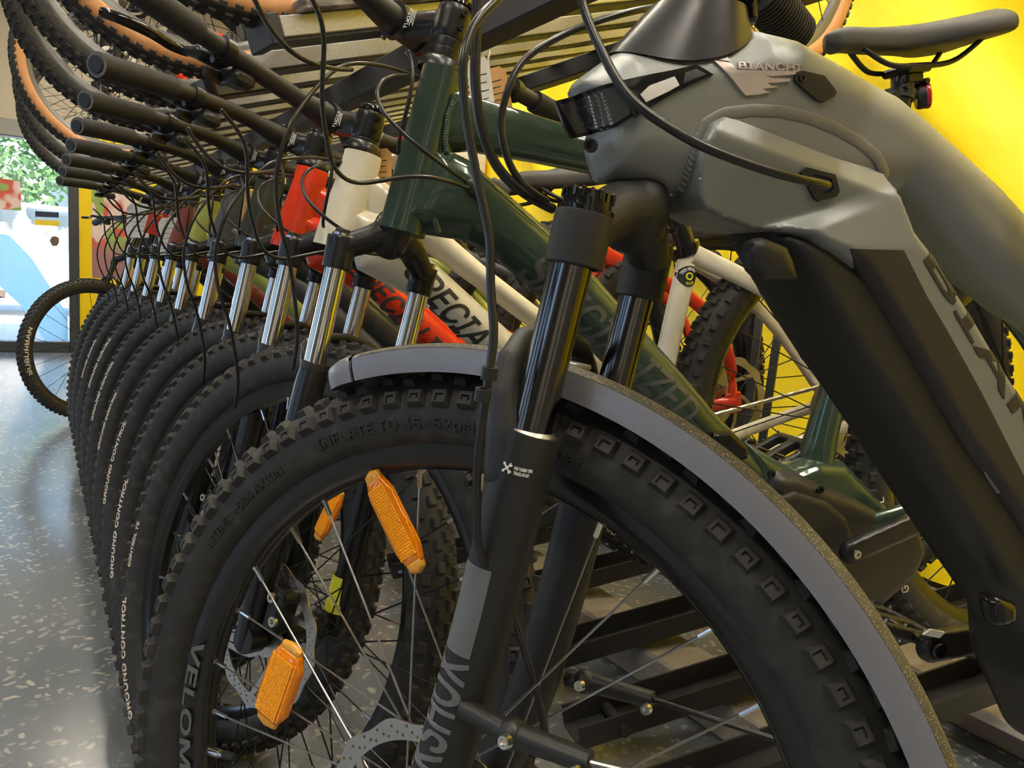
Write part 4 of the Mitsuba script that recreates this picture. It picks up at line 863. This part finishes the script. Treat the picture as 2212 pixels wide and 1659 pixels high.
pts = [(0.0958,-0.0601),(0.2971,-0.2848)]
put(g + '__frame__lettering', tri_letters('SPECIALIZED', pts[0], pts[1], .038, False, dgr, slant=.25), 'decal_green', F2, smooth=False, label='dark grey lettering along the down tube')
put(g + '__frame__cable_guide', Pillow([(0.0417,0.0502),(0.0492,0.0537),(0.0552,0.049),(0.0628,0.0298),(0.0641,0.0223),(0.0447,0.0355)], .007, .006, .002, y=-.036).mesh(.003), 'black_plastic', F2)
put(g + '__frame__charge_port', Pillow([(0.3326,-0.3112),(0.3404,-0.3018),(0.3673,-0.3043),(0.3931,-0.332),(0.3892,-0.3469),(0.3695,-0.3475),(0.3434,-0.3287)], .010, .008, .003, y=-.034).mesh(.003), 'black_gloss', F2, smooth=30, label='glossy black charging port')
mo = Pillow([(0.4143,-0.3941),(0.4261,-0.3756),(0.4361,-0.3729),(0.4679,-0.3829),(0.5045,-0.4063),(0.5592,-0.4369),(0.6174,-0.4793),(0.6692,-0.4909),(0.6903,-0.5498),(0.6672,-0.5898),(0.5959,-0.6246),(0.5126,-0.5874),(0.445,-0.4909)], .055, .018, .03)
put(g + '__motor', mo.mesh(.005), 'black_plastic', F2, smooth=35, label='dark motor cover')
for q in [(0.4139,-0.3694),(0.4916,-0.4081)]: put(g + '__motor__bolt', X(bolt_mesh(.006, .003), facing((q[0], -.0555, q[1]), (0, -1, 0))), 'black_gloss', F2, smooth=False)
put(g + '__motor__inner_cover', Pillow([(0.4216,-0.4037),(0.4495,-0.4011),(0.5022,-0.428),(0.5326,-0.4589),(0.5471,-0.5044),(0.5215,-0.5407),(0.4739,-0.5356),(0.4451,-0.4868)], .01, .01, .004, y=-.052).mesh(.004), 'black_matte', F2, smooth=40)
ca, cb = [(0.5131,-0.4939),(0.6815,-0.4689)]
crank(g + '__crank_arm', ca, cb, -.088, .0165, .009, M=F2)
put(g + '__crank_arm__bolt', X(bolt_mesh(.0065, .003), facing((ca[0], -.098, ca[1]), (0, -1, 0))), 'chrome', F2, smooth=False)
BBg, AXg = (ca[0], ca[1]), (ca[0] + .445, ca[1] + .045)
pedal(g + '__pedal', F2 @ tr(ca[0] - .155, .15, ca[1] - .06) @ rot('y', .3))
rear_end(g, 'frame_green', F2, BBg, AXg, [(0.6408,-0.067)][0])
wheel(g + '__rear_wheel', F2 @ tr(AXg[0], 0, AXg[1]), 0, [('GROUND CONTROL', .0115, .338, -2.1, 1.15)], rear=True)
sp_ = [(0.5756,0.2106),(0.6523,-0.0388)]
seat(g, F2, sp_[0][0], sp_[0][1], sp_[1])
sl = [(0.7013,0.1168)][0]
put(g + '__rear_light', X(lathe([(0, .012), (.014, .012), (.018, .009), (.018, -.002), (.016, -.006), (0, -.006)], 28), facing((sl[0] + .030, -.002, sl[1] - .004), (1, -.75, .1))), 'black_plastic', F2, label='round black rear light')
put(g + '__rear_light__lens', X(lathe([(.0145, .0135), (.0185, .0115), (.0192, .008), (.0185, .006)], 28), facing((sl[0] + .030, -.002, sl[1] - .004), (1, -.75, .1))), 'red_lens', F2)
put(g + '__rear_light__clamp', cat(tube([(sl[0] - .002, 0, sl[1] - .006), (sl[0] + .002, 0, sl[1] + .006)], .0185, 24), box((sl[0] + .02, -.002, sl[1] - .002), (.02, .012, .01), .002), cyl((sl[0] - .018, -.012, sl[1]), (sl[0] - .018, .012, sl[1]), .006)), 'black_plastic', F2)
for P in CABLE_PLY: put(g + '__cable', P, 'cable_black')
reflector(g + '__front_wheel__reflector', K2 @ tr(*HUB2) @ tr(.026, -.018, .160) @ rot('y', .25), .06, .022, .005)
put(g + '__fork__lower_leg__sticker', tube([(-.0445, .065, -.452), (-.044, .065, -.50)], .0176, 28, cap=False), 'tag_yellow', K2, label='yellow warning sticker')

# the bikes further down the row share one frame
HT_ = [(-.045, -.013), (.012, .108)]; BBr, AXr, STr = (.385, -.45), (.815, -.40), (.507, -.085)
dred = Pillow([(-.03, .045), (.03, .03), (.078, -.034), (.202, -.176), (.33, -.33), (.41, -.43), (.37, -.475), (.25, -.335), (.15, -.205), (.075, -.11), (-.02, -.045)], .030, .028)
FRAME_R = mikit.ply(cat(tube([(HT_[0][0], 0, HT_[0][1]), (-.03, 0, .02), (-.005, 0, .07), (HT_[1][0], 0, HT_[1][1])], [.0305, .029, .0265, .0255], 36, seg=16), dred.mesh(.006),
    Pillow([(-.02, .085), (.02, .085), (.10, .005), (.17, -.068), (.30, -.19), (.46, -.31), (.44, -.35), (.28, -.215), (.14, -.085), (.06, -.015), (0, .01)], .019, .02).mesh(.006),
    tube([(BBr[0], 0, BBr[1]), (.453, 0, -.24), (STr[0], 0, STr[1])], [.019, .0175, .0172], 24, seg=12), cyl((BBr[0], -.036, BBr[1]), (BBr[0], .036, BBr[1]), .023)), 'frame_red', 50)
lp = [(0.0373,-0.0549),(0.1958,-0.2788)]
LET_R = mikit.ply(tri_letters('SPECIALIZED', lp[0], lp[1], .034, False, dred, slant=.25), 'decal_dark', False)
REAR_R = None
WEIGHT = {}
rows = [('frame_white', 'decal_dark', 'white mountain bike with dark lettering, next behind the green bike'), ('frame_red', 'decal_dark', 'red mountain bike between the white bike and the dark olive bike'),
        ('frame_olive', None, 'dark olive mountain bike standing behind the red bike'), ('frame_slate', None, 'matt slate grey mountain bike between the olive bike and the lime bike'), ('frame_lime', None, 'lime yellow mountain bike behind the slate grey one'),
        ('frame_rust', None, 'rust red mountain bike behind the lime yellow bike'), ('frame_black', None, 'black mountain bike, second from the far end of the row of parked bikes'), ('frame_black', None, 'black mountain bike at the far end of the row by the yellow wall')]
for k, (fm, dm, lab) in enumerate(rows, 1):
    b = fresh('mountain_bike'); tag(b, lab, 'bicycle')
    T_ = world_T(RU_ROW * SLOT[k]) if False else world_T(RU * SLOT[k])
    Fk, Kk = T_ @ F2, T_ @ K2
    place(b, FORK, Kk); place(b, BAR_W if k == 1 else BAR_R, Kk); place(b, STEM_R, Kk)
    tx = [[('GROUND CONTROL', .0115, .338, -1.98, 1.15)], [('GROUND CONTROL', .0115, .338, -1.80, 1.15)], [('GROUND CONTROL', .0095, .338, -1.66, 1.15)], [('GROUND CONTROL', .0115, .338, -1.62, 1.15)], [('GROUND CONTROL', .0115, .338, -1.50, 1.15)], [('GROUND CONTROL', .0095, .338, -1.55, 1.15)], [], []][k - 1]
    wheel(b + '__front_wheel', Kk @ tr(*HUB2), 0, tx, spokes='near' if k < 3 else 'far')
    put(b + '__frame', FRAME_R, fm, Fk)
    if dm: put(b + '__frame__lettering', LET_R, dm, Fk, label='dark lettering along the down tube')
    if k <= 5:
        AX = AXr if k == 1 else (.725, -.395)
        rear_end(b, fm, Fk, BBr, AX, STr); wheel(b + '__rear_wheel', Fk @ tr(AX[0], 0, AX[1]), 0, [('GROUND CONTROL', .0115, .338, -2.3, 1.15)] if k < 3 else [], rear=True)
        seat(b, Fk, .345, .078, STr)
        drive(b, Fk, BBr, AX)
    D_ = T_.copy(); D_[:3, 3] += V3(.213, 0, .977) * -.078
    for i, P in enumerate(CABLE_PLY):
        if k < 6 or i < 2: put(b + '__cable', P, 'cable_black', D_)
wb_ = 'mountain_bike_001'
bd = lambda P: -np.sqrt(np.maximum(.0175 ** 2 - ((P[:, 0] - (.453 + (P[:, 1] + .24) * .35)) * .94) ** 2, 1e-7))
T_ = world_T(RU * SLOT[1]) @ F2
put(wb_ + '__frame__round_badge', drape(Point(.494, -.118).buffer(.0165, 24), bd, .0003, .0005, .003), 'black_matte', T_, smooth=False, label='round black badge on the white seat tube')
put(wb_ + '__frame__round_badge__ring', drape(Point(.494, -.118).buffer(.0062, 14).difference(Point(.494, -.118).buffer(.0036, 12)), bd, .0009, .0004, .002), 'tag_yellow', T_, smooth=False)
"""two arcs of lettering on the badge"""
for t_, a0, inw, m_ in (('FREE RIDERS', -1.1, False, 'print_white'), ('RIVER', 2.3, True, 'tag_yellow')):
    v, f = words(t_, .0042, True); s = v[:, 0] / v[:, 0].max() * (2.2 if not inw else 1.3)
    r = .0118 + (v[:, 1] - .002 if not inw else .002 - v[:, 1]); a = a0 + s if not inw else 2.1 + .55 * 2 - s + .6
    Q = np.stack([.494 + r * np.sin(a), -.118 + r * np.cos(a)], 1)
    put(wb_ + '__frame__round_badge__lettering', (np.stack([Q[:, 0], bd(Q) - .0009 - v[:, 2] * .4, Q[:, 1]], 1), f), m_, T_, smooth=False)

# ================================================================== the two-storey bike rack and the bikes on its upper storey
rack = 'bike_rack'
tag(rack, 'long two-storey steel bike rack with sloping silver trays above the parked bikes', 'bike rack')
UX, UN = V3(.934, .357, 0), V3(-.357, .934, 0)
UB = .33
UE, UZ = UX * math.cos(UB) + ZZ * math.sin(UB), -UX * math.sin(UB) + ZZ * math.cos(UB)
def upper_hub(t): return V3(-.416, 1.329, 1.552) + RU * t
def channel(L, w=.085, h=.034, th=.004):
    p = Polygon([(-w / 2, 0), (w / 2, 0), (w / 2, h), (w / 2 - th, h), (w / 2 - th, th), (-w / 2 + th, th), (-w / 2 + th, h), (-w / 2, h)])
    v, f = prism(p, 0, L); return v[:, [1, 0, 2]], f[:, ::-1]            # along x, opening up
mat('rail_steel', speck((.45, .46, .48), .3, 500.), .35, .6)
mat('rail_dark', (.024, .024, .025), .6)
mat('dirty_plank', mikit.proc(lambda p, n, uv: mikit.mix((.10, .09, .08), (.33, .30, .27), SS(.35, .65, FB(p.x * 14, p.y * 14, p.z * 60, 4)))), .75)
mat('timber', mikit.proc(lambda p, n, uv: mikit.mix((.24, .20, .15), (.42, .37, .29), FB(p.x * 6 + p.y * 3, p.y * 40, p.z * 60, 4))), .75)
TRAY = mikit.ply(channel(1.7), 'rail_steel', False)
TRAYP = mikit.ply(box((.85, 0, .016), (1.68, .062, .016), .002), 'rail_dark', False)
LIP = mikit.ply(cat(box((.85, -.044, .022), (1.7, .006, .034), .002)), 'rail_dark', False)
ts = [-.45, -.16, .10, .34, .58, .82, 1.08, 1.34, 1.6, 1.88, 2.16, 2.46, 2.78, 3.1, 3.45]
for i, t in enumerate(ts):
    o = upper_hub(t) - ZZ * .372 + UE * .06 - UZ * .036
    M = MAT(o, UE, UN, UZ)
    k = put(rack + '__tray', TRAY, 'rail_dark', M)
    put(k + '__inlay', TRAYP, 'rail_dark', M)
    put(k + '__lip', LIP, 'rail_steel', M)
    put(k + '__end', box((-.012, 0, .02), (.022, .1, .05), .003), 'rail_dark', M, smooth=False)
    if i == 0: put(k + '__plank', box((.34, -.02, .050), (.60, .11, .02), .002), 'dirty_plank', M, smooth=False, label='scuffed grey plank lying in the tray')
for x, z in ((.35, -.03), (1.35, -.03)):
    a = upper_hub(-2.7) - ZZ * .372 + UE * x + UZ * (z - .03); b = upper_hub(3.7) - ZZ * .372 + UE * x + UZ * (z - .03)
    put(rack + '__beam', X(box((3.2, 0, -.03), (6.4, .045, .06), .004), MAT(a, RU, UX, ZZ)), 'rail_dark', smooth=False)
for t in (-2.6, 3.68):
    b = upper_hub(t) - ZZ * .372 + UE * 1.35 - UZ * .06
    put(rack + '__post', box((b[0], b[1], b[2] / 2), (.06, .06, b[2]), .004), 'rail_dark', smooth=False)
# lower storey: black trays under the rear wheels on two timbers
TRAYL = mikit.ply(channel(1.25, .075, .04), 'rail_dark', False)
for k in range(9):
    T_ = world_T(RU * SLOT[k]) @ F2
    put(rack + '__lower_tray', TRAYL, 'rail_dark', T_ @ tr(.22, 0, -.862))
    put(rack + '__lower_tray__foot', cyl((.3, -.045, -.85), (.3, .045, -.85), .010, n=14), 'rail_dark', T_)
for P in ([(0.9064,0.9964,0.846),(0.8601,0.9573,0.4511)], [(0.8629,1.0214,0.7668),(0.8326,0.9839,0.4228)], [(0.9961,1.314,0.8985),(0.9338,1.2642,0.3877)]):
    put(rack + '__upright', tube(P, .0125, 4), 'rail_dark', smooth=False)
for v in (.72, 1.18):
    tk = fresh('timber'); tag(tk, 'long rough timber on the floor under the rack, nearer the aisle' if v < 1 else 'long rough timber on the floor under the rack, nearer the yellow wall', 'timber')
    put(tk + '__beam', slab(-.2, 3.6, v - .06, v + .06, 0, .075, .006), 'timber', smooth=False)
bk = fresh('board'); tag(bk, 'pale wooden board lying on the floor at the lower right', 'board')
put(bk + '__panel', slab(-.5, .25, 1.035, 1.6, .078, .10, .003), 'pale_board', smooth=False)
put(bk + '__batten', slab(-.5, .25, 1.48, 1.55, 0, .078, .004), 'timber', smooth=False)
# upper bikes
HU = 67 * math.pi / 180 + UB
def upper_bike(t, fm, label, tan=True, rim='rim_grey', rear_at=None):
    k = fresh('upper_bike'); tag(k, label, 'bicycle', 'bikes on the upper storey of the rack')
    h = upper_hub(t)
    ax_ = UX * math.cos(HU) + ZZ * math.sin(HU); xr = UX * math.sin(HU) - ZZ * math.cos(HU)
    Kx = MAT((0, 0, 0), xr, UN, ax_); Kx[:3, 3] = h - Kx[:3, :3] @ HUB2
    Fx = MAT(Kx[:3, 3] + UN * 0, UE, UN, UZ)
    wheel(k + '__front_wheel', MAT(h, UX, UN, ZZ), 0, tyre='tan_rubber' if tan else 'rubber', rim=rim)
    if tan:
        put(k + '__front_wheel__tread_cap', CAPT, 'rubber', MAT(h, UX, UN, ZZ))
    Fx[:3, 3] = Kx[:3, 3] + xr * -.0 + UE * .03
    place(k, FORK, Kx, {'chrome': 'dark_chrome'})
    put(k + '__frame', FRAME_R, fm, Fx)
    rear_end(k, fm, Fx, BBr, AXr, STr)
    if t < 1.5: drive(k, Fx, BBr, AXr)
    RW = Fx @ tr(AXr[0], 0, AXr[1]) if rear_at is None else MAT(V3(*rear_at), UX, UN, ZZ)
    wheel(k + '__rear_wheel', RW, 0, rear=True, tyre='tan_rubber' if tan else 'rubber', rim=rim)
    if tan: put(k + '__rear_wheel__tread_cap', CAPT, 'rubber', RW)
    return k
def cap_mesh():
    tt = np.linspace(-.98, .98, 13); P = [on_tyre(RB2, RO2 + .0012, HW2 + .0012, t) for t in tt] + [on_tyre(RB2, RO2 - .002, HW2 - .002, t) for t in tt[::-1]]
    return lathe(P, 120, 'y', True)
CAPT = mikit.ply(cap_mesh(), 'rubber', True)
upper_bike(-.45, 'frame_slate', 'grey bike with tan-walled tyres on the upper rack, nearest the camera', rear_at=(0.958, 1.230, 1.736))
upper_bike(0, 'frame_black', 'black bike with tan-walled tyres on the upper rack, second from the camera')
upper_bike(.402, 'frame_navy', 'navy bike with black tyres and small pale tread blocks on the upper rack', False)
upper_bike(.88, 'frame_black', 'black bike with smooth black tyres on the upper rack, over the row of grips', False, rim='rim_grey')
upper_bike(1.845, 'frame_black', 'bike with tan-walled tyres on the upper rack, furthest of the tan ones', True)
upper_bike(2.45, 'frame_black', 'black bike with black tyres on the upper rack, second from the door', False)
upper_bike(3.152, 'frame_red', 'red bike with black tyres on the upper rack, nearest the glass door', False)
# a bike parked apart near the door
pb = fresh('parked_bike'); tag(pb, 'small black bike parked on its own near the glass door', 'bicycle')
PX, PY = (RV * .86 + RU * .5), (RU * .86 - RV * .5)
Wp = MAT(room(3.75, -.16, .345), PX, PY, ZZ)
S93 = np.diag([.93, .93, .93, 1])
wheel(pb + '__front_wheel', Wp @ S93, 0, [('SUBURBAN', .02, .338, -1.9, 1.6)], rim='rim_black')
Kp = MAT((0, 0, 0), PX * .92 - ZZ * .39, PY, PX * .39 + ZZ * .92); Kp[:3, 3] = Wp[:3, 3] - Kp[:3, :3] @ HUB2
place(pb, FORK, Kp, {'chrome': 'black_metal'}); place(pb, BAR_R, Kp); place(pb, STEM_R, Kp)
Fp = MAT(Kp[:3, 3], PX, PY, ZZ); put(pb + '__frame', FRAME_R, 'frame_black', Fp); rear_end(pb, 'frame_black', Fp, BBr, AXr, STr)
wheel(pb + '__rear_wheel', Fp @ tr(AXr[0], 0, AXr[1]), 0, rear=True)
# cardboard tags hung on the handlebars
def hang_tag(px, label, m='card_tag', w=.03, h=.048, tilt=0., card=True):
    k = fresh('hang_tag'); tag(k, label, 'tag', None)
    o = V3(*px); Mx = MAT(o, V3(.93, -.25, .1) / np.linalg.norm(V3(.93, -.25, .1)), V3(.25, .95, -.02) / np.linalg.norm(V3(.25, .95, -.02)), V3(0, 0, 1)) @ rot('y', tilt)
    p = Polygon([(-w * .5, -h), (w * .5, -h), (w * .5, -h * .12), (w * .34, 0), (-w * .34, 0), (-w * .5, -h * .12)]).difference(Point(0, -h * .1).buffer(w * .07))
    put(k + '__card', prism(p, 0, .0012), m, Mx, smooth=False)
    put(k + '__string', tube([(0, .0006, -h * .1), (.004, -.006, .01), (.008, .004, .022), (.002, .01, .012), (0, .0006, -h * .1)], .0007, 5, seg=24), 'paper_white', Mx)
    lines = cat([box((0, -.0003, -h * (.28 + .13 * i)), (w * (.66 - .1 * (i % 2)), .0004, .0011)) for i in range(5)])
    put(k + '__print', lines, 'decal_dark', Mx, smooth=False, kind='stuff')
tg = [(0.0032,0.4456,1.0533),(-0.0144,0.4313,1.0609),(-0.1063,0.6088,0.9673),(-0.1829,0.8456,0.9544),(-0.2729,1.1079,0.9394),(-0.4157,1.633,0.9276),(-0.5152,1.9309,0.9159),(-0.6449,2.3014,0.9718),(-0.5533,2.1063,0.9372)]
hang_tag(tg[0], 'brown cardboard tag hanging behind the green head tube', 'card_tag', .045, .06, -.25)
hang_tag(tg[1], 'white paper price tag hanging beside the brown one behind the green head tube', 'paper_white', .028, .075, -.2)
hang_tag(tg[2], 'brown cardboard tag hanging behind the white head tube', 'card_tag', .040, .06, -.05)
hang_tag(tg[3], 'cream paper tag between the red head tube and the white one', 'paper_white', .045, .06, .1)
hang_tag(tg[4], 'brown cardboard tag hanging beside the dark olive head tube', 'card_tag', .05, .06, .1)
hang_tag(tg[7], 'beige paper tag hanging furthest left among the far bikes', 'paper_white', .075, .11, .05)
hang_tag(tg[8], 'red and white paper tag hanging among the far bikes', 'frame_red', .075, .07, .3)
hang_tag(tg[6], 'tall beige tag hanging beside the rust red bike', 'paper_white', .06, .11, 0)
# the yellow banner behind the bikes, hanging in folds
bu, bz = np.meshgrid(np.linspace(-1.6, 3.45, 140), np.linspace(.02, 2.7, 90), indexing='ij')
fold = bu * .72 - bz * .55
dv = .034 * np.abs(np.sin(fold * 6.5 + .9 * np.sin(bz * 1.7))) ** .7 + .022 * np.sin(fold * 21 + 2) * (bz / 2.7) + .02 * meshkit.fbm(np.stack([bu * 2, bz * 2, bu * 0], -1), 3)
P_ = RU * bu[..., None] + RV * (1.80 + dv)[..., None] + ZZ * bz[..., None]
i_, j_ = np.meshgrid(np.arange(139), np.arange(89), indexing='ij'); q_ = (i_ * 90 + j_).ravel()
bf = np.vstack([np.stack([q_, q_ + 90, q_ + 91], 1), np.stack([q_, q_ + 91, q_ + 1], 1)])
V_ = P_.reshape(-1, 3); n0 = len(V_)
bn = fresh('banner'); tag(bn, 'bright yellow vinyl banner hanging in diagonal folds behind the bikes', 'banner')
put(bn, (np.vstack([V_, V_ + RV * .002]), np.vstack([bf, bf[:, ::-1] + n0])), 'banner_yellow', smooth=True)
# things by the door
pk_ = fresh('poster'); tag(pk_, 'red and pink poster on the yellow wall beside the door', 'poster')
def poster_fn(p, n, uv):
    u = p.x * RV[0] + p.y * RV[1]; a = FB(u * 9, p.z * 7, 0, 3)
    c = mikit.mix((.62, .10, .06), (.80, .62, .55), SS(.42, .58, a)); c = mikit.mix(c, (.30, .42, .10), SS(.62, .7, N(u * 14 + 7, p.z * 11)))
    return mikit.mix(c, (.34, .17, .17), SS(.98, .78, p.z))
mat('poster_print', mikit.proc(poster_fn), .5)
put(pk_ + '__sheet', slab(UW - .006, UW - .002, .015, .52, .62, 1.34), 'poster_print', smooth=False)
bn_ = fresh('bench'); tag(bn_, 'small beige bench standing by the yellow wall next to the door', 'bench')
put(bn_ + '__seat', slab(4.6, 5.0, -.02, .62, .42, .47, .01), 'beige_wall', smooth=False)
for du in (4.64, 4.96):
    for dv_ in (.03, .57): put(bn_ + '__leg', slab(du - .02, du + .02, dv_ - .02, dv_ + .02, 0, .42, .004), 'beige_wall', smooth=False)
# shelves of boxed goods on the right wall further down
sk = fresh('shelf_unit'); tag(sk, 'tall shelf unit of boxed goods far behind the rack', 'shelf')
mat('box_red', (.60, .03, .03), .5); mat('box_white', (.80, .78, .72), .6); mat('box_orange', (.75, .30, .05), .5); mat('box_dark', (.04, .04, .045), .5); mat('box_yellow', (.85, .65, .03), .5)
for z in (.9, 1.25, 1.6, 1.95, 2.3, 2.65): put(sk + '__shelf', slab(3.7, 6.4, 1.70, 1.93, z, z + .02), 'box_white', smooth=False)
put(sk + '__back', slab(3.7, 6.4, 1.932, 1.944, .1, 2.9), 'box_white', smooth=False)
for u in (3.68, 6.40): put(sk + '__side', slab(u, u + .02, 1.70, 1.93, 0, 2.9), 'box_white', smooth=False)
rg = random.Random(5)
for z in (.92, 1.27, 1.62, 1.97, 2.32):
    u = 3.72
    while u < 6.2:
        w = rg.uniform(.16, .34); hh = rg.uniform(.12, .26); c = rg.choice(['box_red', 'box_white', 'box_orange', 'box_dark', 'box_dark', 'box_yellow', 'box_red'])
        kx = fresh('goods_box'); nm_ = {'box_red': 'red', 'box_white': 'white', 'box_orange': 'orange', 'box_dark': 'black', 'box_yellow': 'yellow'}[c]
        tag(kx, f'{nm_} goods box on the shelves far behind the rack', 'box', f'{nm_} boxes on the far shelves')
        put(kx, slab(u, u + w, 1.71, 1.71 + rg.uniform(.12, .2), z + .001, z + hh, .004), c, smooth=False); u += w + rg.uniform(.02, .12)
# outside the door
mat('outdoor_paving', (.55, .55, .53), .8); mat('leaf_green', mikit.proc(lambda p, n, uv: mikit.mix((.06, .16, .05), (.22, .38, .14), N(p.x * 5, p.y * 5, p.z * 5))), .6)
mat('trunk', (.16, .12, .09), .9); mat('car_white', (.8, .81, .82), .25, clearcoat=1.); mat('car_glass', (.14, .19, .22), .1); mat('render_white', (.8, .78, .74), .8)
struct('ground_outside', slab(UW + .2, 40, -30, 30, -.12, -.02), 'outdoor_paving'); struct('ground_outside_left', slab(-12, UW + .2, -30, VW0 - .1, -.12, -.02), 'outdoor_paving')
rt = random.Random(3)
for i, (u, v, h) in enumerate([(14, -3.2, 4.2), (15.5, -1.0, 3.6), (16, 2.2, 5.0), (18, -6.5, 5.5), (21, -1.5, 6)]):
    tk = fresh('street_tree'); tag(tk, ['leafy tree outside the glass door at the left', 'leafy tree outside behind the white car', 'tall leafy tree outside right of the door', 'big leafy tree outside far left', 'tallest leafy tree at the back outside'][i], 'tree')
    put(tk + '__trunk', tube([room(u, v, 0), room(u + .1, v + .05, h * .3), room(u, v - .1, h * .6)], [.16, .12, .08], 10, seg=12), 'trunk')
    L = []
    for q in range(2200):
        a, b_, r_ = rt.uniform(0, 6.28), rt.uniform(-1, 1), rt.uniform(.4, 1) ** .4 * h * .34
        c = room(u, v, h * .68) + V3(math.cos(a) * math.sqrt(1 - b_ * b_), math.sin(a) * math.sqrt(1 - b_ * b_), b_ * 1.15) * r_
        d1 = V3(rt.gauss(0, 1), rt.gauss(0, 1), rt.gauss(0, 1)); d1 /= np.linalg.norm(d1); d2 = np.cross(d1, V3(rt.gauss(0, 1), rt.gauss(0, 1), rt.gauss(0, 1))); d2 /= np.linalg.norm(d2); s = .085
        L.append((np.array([c - d1 * s, c + d2 * s * .5, c + d1 * s, c - d2 * s * .5]), np.array([[0, 1, 2], [0, 2, 3]])))
    put(tk + '__foliage', cat(L), 'leaf_green', smooth=False, kind='stuff')
cr_ = fresh('car'); tag(cr_, 'white car parked outside the glass door', 'car')
CM = MAT(room(11.5, -.35, .0), RV, RU, ZZ)
body = Pillow([(-1.9, .3), (1.9, .3), (2.0, .62), (1.85, .85), (1.1, .95), (.6, 1.38), (-.9, 1.42), (-1.5, .98), (-1.95, .88), (-2.0, .6)], .8, .25, .55)
put(cr_ + '__body', body.mesh(.08), 'car_white', CM, smooth=40)
put(cr_ + '__window', Pillow([(.95, .96), (.52, 1.30), (-.12, 1.33), (-.12, .96)], .80, .05, .78).mesh(.1), 'car_glass', CM); put(cr_ + '__window', Pillow([(-.2, .96), (-.2, 1.33), (-.85, 1.34), (-1.28, .99)], .80, .05, .78).mesh(.1), 'car_glass', CM)
for x in (-1.25, 1.25):
    for y in (-.72, .72): put(cr_ + '__wheel', sh(lathe([(0, -.1), (.2, -.11), (.31, -.09), (.32, 0), (.31, .09), (.2, .11), (0, .1)], 28, 'y'), x, y, .32), 'rubber', CM)
bl_ = fresh('building'); tag(bl_, 'pale building across the street outside', 'building')
put(bl_ + '__wall', slab(26, 30, -14, 12, 0, 5.5), 'render_white', smooth=False)
for i in range(6): put(bl_ + '__window', slab(25.96, 26.0, -12 + i * 4, -10.2 + i * 4, 1.2, 3.4), 'car_glass', smooth=False)
# stickers, a poster and a pale blue band on the door glass
scene['pale_blue_band'] = {'type': 'principledthin', 'base_color': {'type': 'rgb', 'value': [.72, .92, .97]}, 'roughness': .5, 'diff_trans': 1.5}  # translucent pale blue sheet for the diagonal band
for nm_, lab, u0, pts, m in (('glass_sticker', 'large pale blue diagonal band on the lower door glass', UW + .015, [(-0.61,0.918),(-0.5502,0.9126),(-0.4001,0.7378),(-0.1633,0.3059),(-0.1654,0.0934),(-0.3208,0.0909),(-0.4832,0.3684),(-0.6177,0.5145)], 'pale_blue_band'), ('glass_poster', 'pink and dark poster stuck on the door glass', UW + .015, [(-0.602,1.3393),(-0.4706,1.3313),(-0.4681,1.1089),(-0.6064,1.105)], 'poster_print'), ('glass_sticker', 'blue and white sticker on the door glass', UW + .015, [(-0.376,1.1149),(-0.2161,1.1207),(-0.2165,1.0807),(-0.3766,1.0719)], 'frame_navy'),
                             ('glass_sticker', 'yellow sticker on the door glass under the blue one', UW + .015, [(-0.3801,1.05),(-0.2136,1.0555),(-0.214,1.0153),(-0.3807,1.0068)], 'box_yellow'), ('glass_sticker', 'round brown sticker on the door glass', UW + .015, [(-0.2821,0.8925),(-0.2659,0.9267),(-0.2404,0.9326),(-0.2183,0.9199),(-0.2154,0.8872),(-0.2318,0.8565),(-0.2636,0.8539)], 'trunk')):
    kx = fresh(nm_); tag(kx, lab, 'sticker' if 'sticker' in nm_ else 'poster')
    t_ = trimesh.creation.extrude_polygon(clean(pts), .002, engine='earcut'); v_ = np.array(t_.vertices)
    put(kx + '__sheet', (RV * v_[:, :1] + RU * (u0 - v_[:, 2:3]) + ZZ * v_[:, 1:2], np.array(t_.faces)), m, smooth=False)
